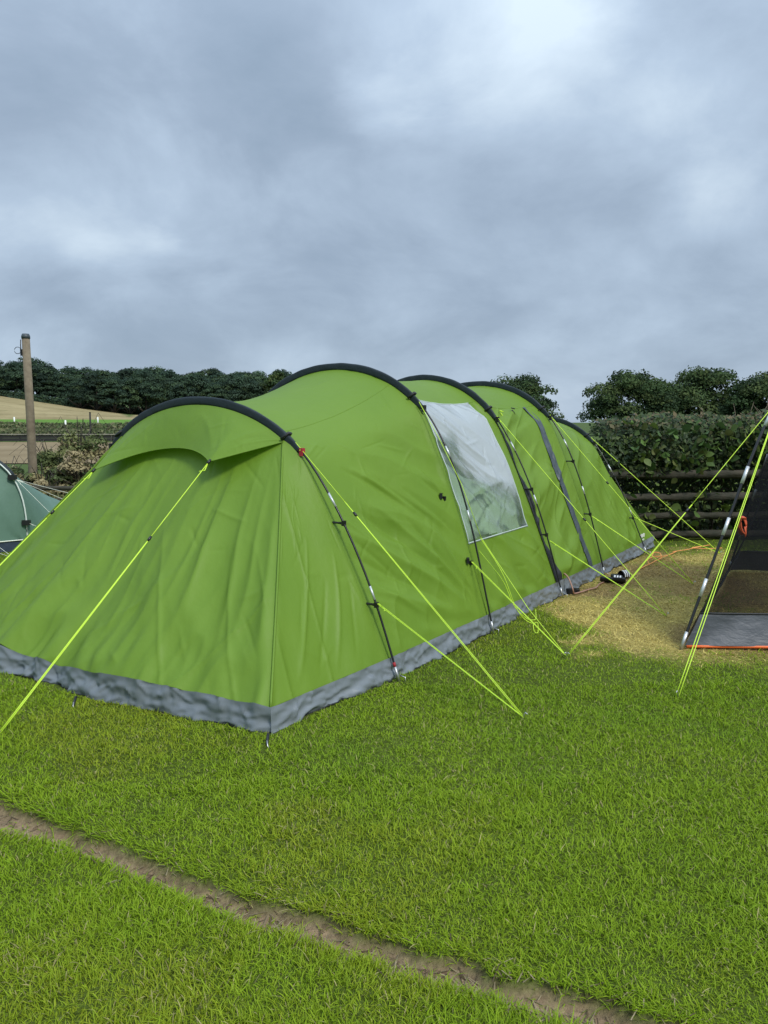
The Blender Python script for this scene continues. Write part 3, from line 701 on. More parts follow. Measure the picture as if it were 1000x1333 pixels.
def rand_lines(seed, n, x1, y1, amp=.004, wd=.008, ln=(.08, .32), y0=.05):
    rs = np.random.RandomState(seed); S_ = []
    for _ in range(n):
        x, y, a_, l = rs.uniform(0, x1), rs.uniform(y0, y1), rs.uniform(0, 3.14), rs.uniform(*ln)
        S_.append((x, y, x + l * math.cos(a_), y + l * math.sin(a_), amp * rs.uniform(.4, 1.2) * rs.choice([-1, 1]), wd * rs.uniform(.8, 1.5)))
    return S_
TENSION = [(.30 + .085 * q, 1.22 - .05 * q + .02 * (q % 2), .78 + .075 * q, .80 - .05 * q, .0075 * (1 if q % 3 else -.7), .017 + .005 * (q % 3)) for q in range(7)] \
    + [(.02, .52, .55, .13, .010, .03), (.03, .66, .85, .13, -.012, .035), (.05, .84, 1.02, .13, .013, .035), (.20, .98, 1.12, .12, -.009, .03), (.42, .92, 1.18, .12, .012, .03), (.68, .80, 1.19, .12, -.009, .025), (.92, .68, 1.22, .1, .008, .02), (.05, .95, .35, .62, .007, .02), (.08, .78, .42, .42, -.006, .016), (1.02, 1.02, 1.2, .78, .006, .014), (1.0, .96, 1.2, .74, -.005, .012)]
def edge_w(n, a=.06):
    t = np.linspace(0, 1, n); return sst(t, 0, a) * (1 - sst(t, 1 - a, 1))
ZB = .13        # where the green stops and the mudflap starts
bottoms = []    # near side lower edge of the green, front corner to back
# --- tunnel panels between hoops: roof, near side, far side
ROOF_I = [(1.50, 1.88), (1.76, 1.74), (1.72, 1.70), (1.70, 1.45)]
for k in range(4):
    A, B = FABR[k], FABR[k + 1]; L = HOOP_U[k + 1] - HOOP_U[k]
    za, zb_ = [(1.48, 1.84), (1.74, 1.74), (1.72, 1.72), (1.72, 1.42)][k]
    ia, ib = idx_near(A, za), idx_near(B, zb_)
    ja, jb = NA - 1 - ia, NA - 1 - ib
    # roof
    ns, nt = 70, 110
    a3, b3 = P3(k, sub(A, ia, ja, nt)), P3(k + 1, sub(B, ib, jb, nt))
    G = surf(a3, b3, ns)
    s = np.linspace(0, 1, ns)[:, None]; t = np.linspace(0, 1, nt)[None, :]
    nrm = gnormal(G); nrm *= np.sign(nrm[..., 2:3].mean())
    sagv = -(.075 if k == 0 else .05) * 4 * s * (1 - s)
    X, Y = s * L, t * 2.0
    w = edge_w(ns, .08)[:, None]
    wr = .006 * folds(X, Y, 1.57, 1.4, 3, 20 + k) + .003 * folds(X, Y, .5 + .7 * (k % 2), 5, 5, 30 + k) + .002 * crease(X, Y, 1.1, 4, 4, 40 + k)
    G = G + nrm * (sagv + wr * w)[..., None]
    panel('roof_panel', G); RE = (G[:, 0].copy(), G[:, -1].copy())
    # sides
    for side in (0, 1):
        ns, nt = (190, 190) if side == 0 else (70, 70)
        i0a, i0b = idx_near(A, ZB), idx_near(B, ZB)
        pa, pb = sub(A, i0a, ia, nt), sub(B, i0b, ib, nt)
        if side == 1:
            pa = pa.copy(); pb = pb.copy(); pa[:, 0] = 2 * HV[k] - pa[:, 0]; pb[:, 0] = 2 * HV[k + 1] - pb[:, 0]
        a3, b3 = P3(k, pa), P3(k + 1, pb); G = surf(a3, b3, ns)
        s = np.linspace(0, 1, ns)[:, None]; t = np.linspace(0, 1, nt)[None, :]
        nrm = gnormal(G); sg = -1 if side == 0 else 1; nrm *= np.sign((nrm[..., 1:2] * sg).mean())
        sagv = -(.085 if k == 0 else .055) * 4 * s * (1 - s) * (t * .75 + .25) * (sst(t, 0, .3))
        X, Y = s * L, t * 1.7; w = edge_w(ns, .05)[:, None] * sst(t, 0.0, .05)
        if k == 0:
            wr = .014 * folds(X, Y, .75, 6.0, 8, 51) * sst(Y, .2, .6) * (1 - sst(Y, 1.15, 1.5)) * sst(s, .25, .5) \
               + .012 * folds(X, Y, 1.1, 5.5, 6, 52) * (1 - sst(Y, .3, .75)) + .010 * crease(X, Y, -.2, 3.5, 4, 53, 10) * (1 - sst(Y, .5, .9)) \
               + .004 * folds(X, Y, .2, 2, 2, 54)
        elif k == 1:
            wr = .014 * folds(X, Y, .8, 4.5, 6, 61) + .014 * folds(X, Y, .1, 6, 4, 62) * (1 - sst(Y, .3, .6)) + .008 * crease(X, Y, 1.0, 4, 4, 63, 10)
        elif k == 2:
            wr = .034 * folds(X, Y, 2.05, 4.6, 6, 71) * sst(s, .02, .2) * (1 - .95 * sst(s, .55, .74)) + .015 * folds(X, Y, 1.9, 10, 6, 72) * (1 - .8 * sst(s, .55, .74)) + .012 * crease(X, Y, 2.2, 4, 5, 73, 8)
        else:
            wr = .026 * folds(X, Y, .15, 5, 7, 81) * (1 - sst(Y, .7, 1.2)) + .016 * folds(X, Y, 2.3, 4, 6, 82) + .012 * folds(X, Y, .2, 10, 6, 83) * (1 - sst(Y, .3, .7))
        Xw = X + .10 * vn(X * 2.5, Y * 2.5, 17 + k); wr = wr + [.007, .012, .020, .014][k] * (1 if k != 2 else 1 - .95 * sst(s, .55, .74)) * ridge(Xw, Y, [.98, .75, 2.1, 2.2][k], [5.5, 5, 5, 4.5][k], 6, 300 + k) * (1 if k else sst(s, .12, .45) * (1 - sst(Y, 1.1, 1.5))) \
            + .005 * ridge(Xw, Y, [.95, .5, 2.3, .2][k], 9, 4, 310 + k) * sst(Y, 1.2, .6) + (.010 if k == 0 else .005) * ridge(X, Y, [1.15, .9, 2.5, .1][k], 6, 5, 320 + k) * sst(Y, .75, .3)
        wr = wr + lines(X, Y, rand_lines(900 + k + 10 * side, [34, 22, 26, 24][k], L, 1.5, .0055, .009)) + (1.9 * lines(X, Y, TENSION) if k == 0 else 0)
        G = G + nrm * (sagv + wr * w)[..., None]
        re_ = np.stack([np.interp(np.linspace(0, 1, ns), np.linspace(0, 1, len(RE[0])), RE[side][:, q_]) for q_ in range(3)], 1)
        G = G + (re_ - G[:, -1])[:, None, :] * sst(t, .8, 1.0)[..., None]
        if side == 0: bottoms.append(G[:, 0].copy())
        mask = None
        if k == 1:
            sc_m = (s[:-1] + s[1:]) / 2; zc = G[:-1, :-1, 2]
            inside = (sc_m > .035) & (sc_m < .875) & (zc > .665 - .03 * sc_m) & (zc < 1.715 - .04 * sc_m)
            mask = ~inside
            # window pane on the same surface, set 3 mm proud
            q = np.argwhere(inside); i0, i1 = q[:, 0].min(), q[:, 0].max() + 1; j0, j1 = q[:, 1].min() - 1, q[:, 1].max() + 2
            Gw = (G + nrm * .004)[max(i0 - 1, 0):i1 + 2, j0:j1 + 1].copy()
            # tension folds from the upper left corner
            nsw, ntw = Gw.shape[:2]; ss = np.linspace(0, 1, nsw)[:, None]; tt = np.linspace(0, 1, ntw)[None, :]
            Xw, Yw = ss * 1.15, tt * 1.1
            fo = .008 * folds(Xw, Yw, .82, 8, 9, 65) * sst(1 - ss, .05, .8) + .010 * ridge(Xw, Yw, .85, 6, 9, 67) * sst(1 - ss, .0, .6) + .004 * ridge(Xw, Yw, .80, 14, 8, 68) * sst(1 - ss, .2, .8) + .010 * ridge(Xw, Yw, .3, 4, 2, 66) * (1 - sst(tt, .25, .5)) + .006 * ridge(Xw, Yw, 1.4, 6, 2, 69) * (1 - sst(tt, .25, .5))
            nw = nrm[max(i0 - 1, 0):i1 + 2, j0:j1 + 1]
            fo = fo + lines(Xw, Yw, [(.03 + .02 * q, 1.02 - .09 * q, .85 + .02 * q, .55 - .12 * q * .6, .012 * (1 if q % 2 else -.7), .016) for q in range(6)] + [(.2, .3, .95, .36, .012, .02), (.45, .36, .8, .22, .01, .018), (.3, .1, .7, .25, -.008, .015), (.6, .05, .95, .28, .009, .014)]) + lines(Xw, Yw, rand_lines(77, 26, 1.1, .5, .006, .011, (.08, .3)))
            ew = edge_w(nsw, .1)[:, None] * edge_w(ntw, .1)[None, :]
            Gw = Gw + nw * ((fo + .004) * ew)[..., None]
            # mist: whitening of the pane, thick above, thin low down and along the pole side
            milky = .15 + .85 * sst(tt + .25 * (ss - .5), .25, .5) - .55 * (1 - sst(ss, .0, .42)) * sst(.80 - tt, 0, .25) + 0 * ss
            milky = milky + .5 * (.16 > tt) * (ss < .0)
            milky = milky - .22 * (1 - sst(tt, .3, .46)) - .75 * np.clip(ridge(Xw, Yw, .82, 11, 7, 68), 0, 1) * (1 - sst(ss, .25, .5)) * sst(tt, .22, .4) * (1 - sst(tt, .62, .8)) + .5 * edge_w(ntw, .02)[None, :] * 0
            cw = np.repeat(milky.reshape(-1, 1), 3, 1)
            if side == 0:
                sc2 = np.linspace(.06, .9, 50); zc2 = np.linspace(0, 1, 36)
                Sx, Zx = np.meshgrid(sc2, zc2, indexing='ij'); topc = 1.10 + .08 * np.sin(Sx * 5.5 + .6) + .05 * np.sin(Sx * 13)
                zz_ = .45 + (topc - .45) * Zx
                vb = np.interp(zz_, FABR[1][:NA // 2, 1], FABR[1][:NA // 2, 0]) + .10 + .03 * folds(Sx * 1.3, zz_, .1, 6, 5, 90) + .02 * ridge(Sx * 1.3, zz_, .9, 5, 3, 91)
                panel('curtain', np.stack([HOOP_U[1] + Sx * L, vb, zz_], -1), 'curtain', label='pale green curtain bunched behind the lower half of the window')
                panel('window', Gw, 'pvc', None, cw, label='clear vinyl window, milky white in its upper part')
                a = Acc()
                for E, r_ in ((Gw[:, 1], .006), (Gw[:, -2], .005), (Gw[1, :], .005), (Gw[-2, :], .005)): a.tube(E[::4], r_, 5)
                link('window_welt', a.mesh('window_welt'), M['white'] if False else mat('clear_welt', (.42, .5, .46), .35), TENT)
            else: mask = None
        panel('side_panel', G, 'fabric', mask)
        if side == 0 and k == 2:
            # slate trim band of the doorway near the fourth hoop
            ii = int(.80 * (ns - 1)); wid = 7
            Gt = (G + nrm * .007)[ii - 8:ii + 10].copy()
            sh = (.10 * sst(np.linspace(0, 1, nt), .55, 1.0))[None, :, None]; Gt[..., 0:1] += sh * .8 - .03
            Gt += nrm[ii - 8:ii + 10] * (.005 * vn(np.arange(18)[:, None] * .3, np.linspace(0, 16, nt)[None, :], 5))[..., None]
            panel('door_trim', Gt, 'trim')
            Gz = (G + nrm * .010)[1:13].copy(); wz = np.interp(np.linspace(0, 1, nt), [0, .12, .4, 1], [2.2, 1.6, .9, .4])[None, :, None]; Gz = Gz[:1] + (Gz - Gz[:1]) * wz - np.array([.018, 0, 0]); Gz = Gz[:, :int(nt * .97)]
            panel('zip_flap', Gz, 'zip')
            # gathered fabric beside the foot of the zip
            for q_, (ii2, jj) in enumerate(((59, 180), (90, 180))):
                pt = G[ii2, jj] + nrm[ii2, jj] * .012
                a = Acc().tube([pt, pt + np.array([.03, -.01, -.03]), pt + np.array([.05, -.012, -.075])], .006, 5).tube([pt + np.array([-.02, 0, .02]), pt + np.array([.03, -.012, .012])], .006, 5)
                link('toggle', a.mesh('toggle'), M['neon'] if q_ == 0 else M['plastic'], TENT)
        if side == 0 and k == 0:
            for q_, (ss_, zz_) in enumerate(((.905, 1.0), (.955, .53))):
                ii2 = int(ss_ * (ns - 1)); jj = int(np.argmin(abs(G[ii2, :, 2] - zz_))); pt = G[ii2, jj] + nrm[ii2, jj] * .012
                link('toggle', Acc().box(pt, (.045, .02, .04), .5).box(pt + np.array([.03, -.01, -.02]), (.02, .02, .03)).mesh('toggle', False), M['plastic'], TENT)
                if q_ == 1: CLIP_LOW = pt
    link('seam', Acc().tube(RE[0][::2], .0022, 5).mesh('seam'), M['fabric'], TENT)

# --- end wall under the hood, with two triangular side panels
CORN = [(-1.10, .045), (-1.31, 1.27), (-1.33, 2.11), (-1.10, 3.335)]
def end_wall(F, uh, vc, z_seam, corners, sgn, seed):
    """F fabric profile of the end hoop; corners in order near..far; sgn -1 towards camera, +1 back"""
    nt, ns = 220, (260 if sgn < 0 else 110)
    i_s = idx_near(F, z_seam); vS = np.interp(i_s, np.arange(NA), F[:, 0])
    tt = np.linspace(0, 1, ns)
    # top edge: nearly straight between the two seams
    top = np.stack([uh + .02 * np.sin(np.pi * tt) * -sgn, vS + (2 * vc - 2 * vS) * tt, z_seam + .09 * np.sin(np.pi * tt)], 1)
    cn = np.array(corners); d = np.concatenate([[0], np.cumsum(np.linalg.norm(np.diff(cn, axis=0), axis=1))]); d /= d[-1]
    base = np.stack([np.interp(tt, d, cn[:, 0]), np.interp(tt, d, cn[:, 1]), np.zeros(ns)], 1)
    for _ in range(12): base[1:-1] += .5 * (.5 * (base[:-2] + base[2:]) - base[1:-1])
    G = np.zeros((ns, nt, 3)); h = np.linspace(0, 1, nt)
    G = base[:, None] * (1 - h[None, :, None]) + top[:, None] * h[None, :, None]
    # slack curve inwards
    G[..., 0] += -sgn * .05 * (np.sin(np.pi * h)[None, :] * np.sin(np.pi * tt)[:, None] * .8 + .2 * np.sin(np.pi * h)[None, :])
    lo = ZB / z_seam
    X = .25 * G[..., 1] + .75 * tt[:, None] * 2.7 + 0 * G[..., 1]; Y = G[..., 2]
    n = gnormal(G); n *= np.sign((n[..., 0:1] * sgn).mean())
    ew = edge_w(ns, .03)[:, None]
    wr = .034 * folds(X, Y, 0.0, 3.6, 9, seed) * sst(h, 1.05, .25)[None, :] + .014 * folds(X, Y, .06, 8, 8, seed + 1) * sst(h, 1.0, .3)[None, :] \
        + .016 * folds(X, Y, .3, 10, 3.0, seed + 2) * sst(h, .36, .14)[None, :] * (1 - .5 * sst(h, .12, .02))[None, :] + .010 * folds(X, Y, -.15, 14, 3.0, seed + 7) * sst(h, .30, .12)[None, :] \
        + .009 * folds(X, Y, -.9, 7, 4, seed + 3) * sst(h, .5, .2)[None, :] + .010 * crease(X, Y, .8, 3, 5, seed + 4, 12) * sst(h, .8, .3)[None, :] + .010 * crease(X, Y, -.5, 3, 5, seed + 5, 12) * sst(h, .8, .3)[None, :]
    wr = 1.0 * wr + lines(X, Y, rand_lines(seed + 50, 46, 2.6, 1.2, .0048, .010, (.1, .4))) + (.018 * ridge(X + .06 * vn(X * 2, Y * 2, 7), Y, .02, 3.4, 9, seed + 11) * sst(h, 1.05, .45)[None, :] + .009 * ridge(X + .05 * vn(X * 2, Y * 2, 8), Y, .03, 7.5, 7, seed + 15) * sst(h, 1.0, .4)[None, :] + .010 * ridge(X, Y, .35, 8, 3, seed + 12) * sst(h, .5, .2)[None, :]
               + .003 * ridge(X, Y, -.8, 7, 3, seed + 13) * sst(h, .9, .4)[None, :] + .009 * ridge(X, Y, 1.35, 5, 4, seed + 14) * sst(h, .4, .2)[None, :] * sst(vn(X * 2, Y * 3, 9), .0, .5))
    G = G + n * (wr * ew)[..., None]
    return G, n, i_s
GE, nE, iS = end_wall(FABR[0], 0.0, HV[0], 1.44, CORN, -1, 120)
j0 = int(math.ceil((ZB / 1.44) * 219))
panel('end_panel', GE[:, j0:])
end_bottom = GE[:, j0].copy()
def side_tri(F, u, vc, i_s, seamline, far_side, seed, name='side_panel', sgn=-1):
    nt, ns = 110, 90
    hp_ = sub(F, idx_near(F, ZB), i_s, nt); hp_ = np.concatenate([np.full((nt, 1), u), hp_], 1)
    if far_side: hp_[:, 1] = 2 * vc - hp_[:, 1]
    zs = hp_[:, 2]
    o_ = np.argsort(seamline[:, 2]); sl = seamline[o_]
    tq = np.linspace(0, 1, nt); zq = sl[0, 2] + (sl[-1, 2] - sl[0, 2]) * tq
    S_ = np.stack([np.interp(zq, sl[:, 2], sl[:, 0]), np.interp(zq, sl[:, 2], sl[:, 1]), zq], 1)
    G = surf(S_, hp_, ns); s = np.linspace(0, 1, ns)[:, None]; t = np.linspace(0, 1, nt)[None, :]
    n = gnormal(G); n *= np.sign((n[..., 1:2] * (1 if far_side else -1)).mean())
    X, Y = s * 1.1 * (1 - t), t * 1.4
    wr = (lines(s * 1.1, Y, rand_lines(seed + 60, 22, 1.1, 1.1)) + lines(s * 1.1, Y, [(.25, .05, .55, .75, .010, .02), (.45, .04, .7, .5, -.008, .02), (.62, .04, .92, .62, .010, .018), (.8, .05, 1.0, .45, -.006, .015)]) + .012 * folds(X, Y, .45, 4.0, 6, seed) + .009 * folds(X, Y, .5, 9, 5, seed + 1) * (1 - sst(t, .25, .6)) + .009 * crease(X, Y, .5, 3, 6, seed + 2, 14)) * edge_w(ns, .05)[:, None] - .02 * 4 * s * (1 - s) * (1 - t)
    G = G + n * wr[..., None]
    panel(name, G); return G
GT = side_tri(FABR[0], 0.0, HV[0], iS, GE[0, j0:], False, 140)
side_tri(FABR[0], 0.0, HV[0], iS, GE[-1, j0:], True, 150)
# raised seams at the front corners
for E in (GE[0, j0:], GE[-1, j0:]):
    off = np.array([-.004, -.004 if E[0, 1] < 1 else .004, 0])
    link('seam', Acc().tube((E + off)[::5], .0075, 6).mesh('seam'), M['fabric'], TENT)
# hood over the end vents
nh, nd = 130, 44
Fh = POLE[0]; ih = idx_near(Fh, 1.47); hoopc = np.concatenate([np.zeros((nh, 1)), sub(Fh, ih, NA - 1 - ih, nh)], 1)
hoopc[:, 2] -= .045; hoopc[:, 0] -= .012
v0, v1 = hoopc[0, 1], hoopc[-1, 1]
TIE = [np.array([-.335, 1.22, 1.30]), np.array([-.36, 2.37, 1.205])]
ev = np.linspace(0, 1, nh)
vv = v0 + (v1 - v0) * ev
edge = np.zeros((nh, 3)); edge[:, 1] = vv
for i, v in enumerate(vv):
    if v < TIE[0][1]:
        f = (v - v0) / (TIE[0][1] - v0); p0 = hoopc[0]; p = p0 * (1 - f) + TIE[0] * f
    elif v < TIE[1][1]:
        f = (v - TIE[0][1]) / (TIE[1][1] - TIE[0][1]); p = TIE[0] * (1 - f) + TIE[1] * f
        b_ = (1 - abs(2 * f - 1) ** 2.1); p = p + np.array([.17 * b_, 0, .115 * b_])
    else:
        f = (v - TIE[1][1]) / (v1 - TIE[1][1]); p = TIE[1] * (1 - f) + hoopc[-1] * f
    edge[i] = [p[0], v, p[2]]
tt = np.linspace(0, 1, nd)
GH = hoopc[:, None] * (1 - tt[None, :, None]) + edge[:, None] * tt[None, :, None]
GH[..., 2] += .02 * np.sin(np.pi * tt)[None, :] * np.sin(np.pi * ev)[:, None]
GH[..., 2] += lines(GH[..., 1], tt[None, :] * .45 + 0 * GH[..., 1], rand_lines(165, 14, 3, .4, .006, .012, (.1, .5)) + [(1.22, .42, 1.0, .02, .008, .03), (1.22, .42, 1.35, .05, -.007, .03), (1.24, .42, 1.6, .1, .008, .03), (1.22, .42, .85, .2, .006, .02), (2.36, .42, 2.2, .05, .008, .03), (2.36, .42, 2.0, .1, .006, .03)]) * np.sin(np.pi * tt)[None, :]
GH[..., 2] += (.004 * folds(GH[..., 1], tt[None, :] * .5 + 0 * GH[..., 1], .2, 3, 3, 160) + .003 * folds(GH[..., 1], tt[None, :] * .5 + 0 * GH[..., 1], .9, 8, 4, 161)) * np.sin(np.pi * tt)[None, :]
hood = panel('hood', GH, label='scalloped rain hood over the end wall')
link('hem', Acc().tube(edge[::2], .0032, 5).mesh('hem'), M['fabric'], hood)

# --- back end beyond the fifth hoop
CB = [(6.06, .03), (6.22, 1.1), (6.22, 1.85), (6.06, 2.88)]
GB, nB, iB = end_wall(FABR[4], HOOP_U[4], HV[4], 1.40, CB, 1, 220)
jb0 = int(math.ceil((ZB / 1.40) * 219))
panel('end_panel', GB[:, jb0:])
GBT = side_tri(FABR[4], HOOP_U[4], HV[4], iB, GB[0, jb0:], False, 240)
side_tri(FABR[4], HOOP_U[4], HV[4], iB, GB[-1, jb0:], True, 250)
Fh = FABR[4]; ih = idx_near(Fh, 1.38); hc_ = np.concatenate([np.full((60, 1), HOOP_U[4]), sub(Fh, ih, NA - 1 - ih, 60)], 1)
tb = GB[:, -1]; tb = np.stack([np.interp(np.linspace(0, 1, 60), np.linspace(0, 1, len(tb)), tb[:, k]) for k in range(3)], 1)
panel('end_panel', surf(hc_, tb + np.array([.02, 0, 0]), 6))
# same gusset behind the hood at the front
Fh = FABR[0]; ih = idx_near(Fh, 1.42); hc_ = np.concatenate([np.full((60, 1), .01), sub(Fh, ih, NA - 1 - ih, 60)], 1)
tb = GE[:, -1]; tb = np.stack([np.interp(np.linspace(0, 1, 60), np.linspace(0, 1, len(tb)), tb[:, k]) for k in range(3)], 1)
panel('end_panel', surf(hc_, tb, 6))

# --- mudflap all round
near_line = np.concatenate([GT[:, 0]] + [b[2:] for b in bottoms] + [GBT[::-1][2:, 0]])
far_line = near_line.copy()
far_line[:, 1] = np.interp(near_line[:, 0], [-1.1, 0, 1.281, 5.366, 6.06], [3.335, 3.36, 2.92, 2.88, 2.86])
def mudflap(line, outward, seed, closed=False):
    d = np.concatenate([[0], np.cumsum(np.linalg.norm(np.diff(line, axis=0), axis=1))]); L = d[-1]
    n = int(L / .012); t = np.linspace(0, L, n)
    P = np.stack([np.interp(t, d, line[:, k]) for k in range(3)], 1); zt = P[:, 2:3] + .008
    O_ = np.stack([np.interp(t, d, outward[:, k]) for k in range(3)], 1)
    nh_ = 18; h = np.linspace(0, 1, nh_)[None, :]
    T_ = t[:, None]; rs2 = np.random.RandomState(seed)
    cl = lines(T_ + 0 * h, h * .13 + 0 * T_, [(x_, y_, x_ + l_ * math.cos(a_), y_ + l_ * math.sin(a_), m_, .009) for x_, y_, a_, l_, m_ in zip(rs2.uniform(0, L, int(L * 13)), rs2.uniform(0, .12, int(L * 13)), rs2.normal(.9, .5, int(L * 13)) * rs2.choice([-1, 1], int(L * 13)), rs2.uniform(.05, .16, int(L * 13)), rs2.choice([-.009, .011], int(L * 13)))])
    lift = .006 + .010 * sst(vn(T_ * 1.7, T_ * 0, seed), .0, .8)
    G = np.zeros((n, nh_, 3))
    z = zt * (1 - h) + lift * h
    ow = .012 + .014 * h + (.009 * vn(T_ * 7 + h * 2.0, h * 2.2 + T_ * .4, seed + 1) + .006 * vn(T_ * 15 - h * 3, h * 3, seed + 2) + .007 * (1 - 2.2 * np.sqrt(vn(T_ * 9 - h * 2.2, T_ * 3 + h * 2, seed + 6) ** 2 + .003)) + .006 * vn(T_ * 34, h * 5, seed + 3) + .012 * (1 - 2.2 * np.sqrt(vn(T_ * 5 + h * 1.5, T_ * 2 - h * 1.5, seed + 5) ** 2 + .003))) * (.25 + h * .75)
    ow = ow + cl
    G = P[:, None] + O_[:, None] * ow[..., None]; G[..., 2] = z + .006 * h * vn(T_ * 11, h * 2, seed + 4)
    panel('mudflap', G, 'skirt')
    # thin dark strip along the lower edge of the flap
    link('edge_strip', Acc().tube(G[::3, -1] + np.array([0, 0, -.004]), .005, 5).mesh('edge_strip'), M['zip'], TENT)
out = np.tile(np.array([0, -1.0, 0]), (len(near_line), 1)); out[:2] = [-.7, -.7, 0]; mudflap(near_line, out, 1001)
mudflap(far_line, -out, 1011)
o2 = np.tile(np.array([-1.0, 0, 0]), (len(end_bottom), 1)); o2[:3] = [-.7, -.7, 0]; mudflap(end_bottom, o2, 1021)
eb = GB[:, jb0]; mudflap(eb, np.tile(np.array([1.0, 0, 0]), (len(eb), 1)), 1031)
# groundsheet inside
gv = np.array([(-.9, .26, .02), (0, .2, .02), (5.85, .2, .02), (5.95, 1.1, .02), (5.95, 1.85, .02), (5.85, 2.65, .02), (1.28, 2.7, .02), (0, 3.1, .02), (-.9, 3.1, .02), (-1.05, 2.1, .02), (-1.05, 1.27, .02)])
link('groundsheet', mesh_np('groundsheet', gv, [np.arange(len(gv))[None]], False), M['floor'], TENT)
# brand patch by the back foot: small illegible white print
q_ = np.linalg.norm(GBT - np.array([5.60, .07, .20]), axis=2); pb_ = GBT[np.unravel_index(np.argmin(q_), q_.shape)] + np.array([.0, -.008, 0])
a = Acc()
for k in range(5): a.box(pb_ + np.array([-.09 + .04 * k, -.004, .03 + .006 * (k % 2)]), (.030, .004, .042))
for k in range(4): a.box(pb_ + np.array([-.03 + .03 * k, -.004, -.022]), (.020, .004, .022))
link('printed_mark', a.mesh('printed_mark', False), M['white'], TENT)

# --- poles, sleeves, ferrules, clips
for k in range(5):
    Q = POLE[k]; C3 = P3(k, Q); zs = ZS[k]
    po = link('pole', Acc().tube(C3[::3], .0068, 8).mesh('pole'), M['pole'], TENT)
    for side in (0, 1):
        def pt(z):
            p = pole_near(k, z)
            if side: p = np.array([p[0], 2 * HV[k] - p[1], z])
            return p
        for z in ([1.07, .52] if k == 0 else [1.33, .86] if k < 4 else [1.0, .5]):
            link('ferrule', Acc().tube([pt(z - .04), pt(z), pt(z + .04)], .0080, 8).mesh('ferrule'), M['ferrule'], po)
        link('foot_tube', Acc().tube([pt(0.0), pt(.05), pt(.09)], .0086, 8).mesh('foot_tube'), M['steel'], po)
        if k == 0: link('foot_band', Acc().tube([pt(.09), pt(.115)], .0095, 8).mesh('foot_band'), M['red'], po)
        # ring-and-pin stake at the foot
        p0 = pt(0)
        link('foot_pin', Acc().tube([p0 + np.array([.02, -.03, -.03]), p0 + np.array([.02, -.03, .03]), p0 + np.array([.02, .01, .035])], .0035, 5).mesh('foot_pin'), M['steel'], po)
        zc = ([.93, .45] if k == 0 else [.55, .95] if k in (2,) else [.62, 1.15] if k == 3 else [.42, .9] if k == 4 else [])
        for z in zc:
            f_i = idx_near(FABR[k], z); fv = np.interp(f_i, np.arange(NA), FABR[k][:, 0])
            fp = np.array([HOOP_U[k], fv if not side else 2 * HV[k] - fv, z]); p_ = pt(z)
            link('clip', Acc().tube([fp, (fp + p_) / 2, p_], [.008, .007, .012], 6).box(p_, (.024, .02, .032)).mesh('clip', False), M['plastic'], TENT)
    # sleeve: a flat tube over the upper arc, its seam allowance pointing inwards
    i0 = idx_near(Q, zs); i1 = NA - 1 - i0; n = 120
    c = sub(Q, i0, i1, n); tg = np.gradient(c, axis=0); tg /= np.linalg.norm(tg, axis=1)[:, None]; inn = np.stack([tg[:, 1], -tg[:, 0]], 1)
    tt = np.linspace(0, 1, n); fat = (.5 + .5 * np.minimum(sst(tt, 0, .05), sst(tt, 1, .95)))
    m_ = 14; th = np.linspace(0, 2 * np.pi, m_, endpoint=False)
    V = np.zeros((n, m_, 3))
    rr = .029 * fat * (1 + .06 * vn(tt * 22, tt * 0, 60 + k)); off = .016 * fat
    cen = c + inn * off[:, None]
    sq = lambda q: np.sign(q) * np.abs(q) ** .55
    rad = sq(np.cos(th))[None, :] * rr[:, None]; wid = sq(np.sin(th))[None, :] * (.013 + .005 * vn(tt * 30, tt * 0, 70 + k))[:, None]
    V[..., 0] = HOOP_U[k] + wid; V[..., 1:] = cen[:, None] + inn[:, None] * rad[..., None]
    i = np.arange(n - 1)[:, None] * m_ + np.arange(m_)[None]; j = np.arange(n - 1)[:, None] * m_ + (np.arange(m_)[None] + 1) % m_
    sl = link('pole_sleeve', mesh_np('pole_sleeve', V.reshape(-1, 3), [np.stack([i, j, j + m_, i + m_], -1).reshape(-1, 4), np.arange(m_)[None, ::-1], (np.arange(m_) + (n - 1) * m_)[None]]), M['sleeve'], TENT)
    for side in (0, 1):
        p = pole_near(k, zs - .01)
        if side: p = np.array([p[0], 2 * HV[k] - p[1], p[2]])
        link('webbing_tab', Acc().box(p, (.03, .025, .05)).mesh('webbing_tab', False), M['red'] if k == 0 and side == 0 else M['plastic'], sl)
        p = pole_near(k, zs + .09)
        if side: p = np.array([p[0], 2 * HV[k] - p[1], p[2]])
        link('strap_loop', Acc().tube([p + np.array([-.026, .03, -.02]), p + np.array([-.01, -.02, .02]), p + np.array([.02, -.012, .015]), p + np.array([.028, .03, -.01])], .011, 5).mesh('strap_loop'), M['zip'], sl)

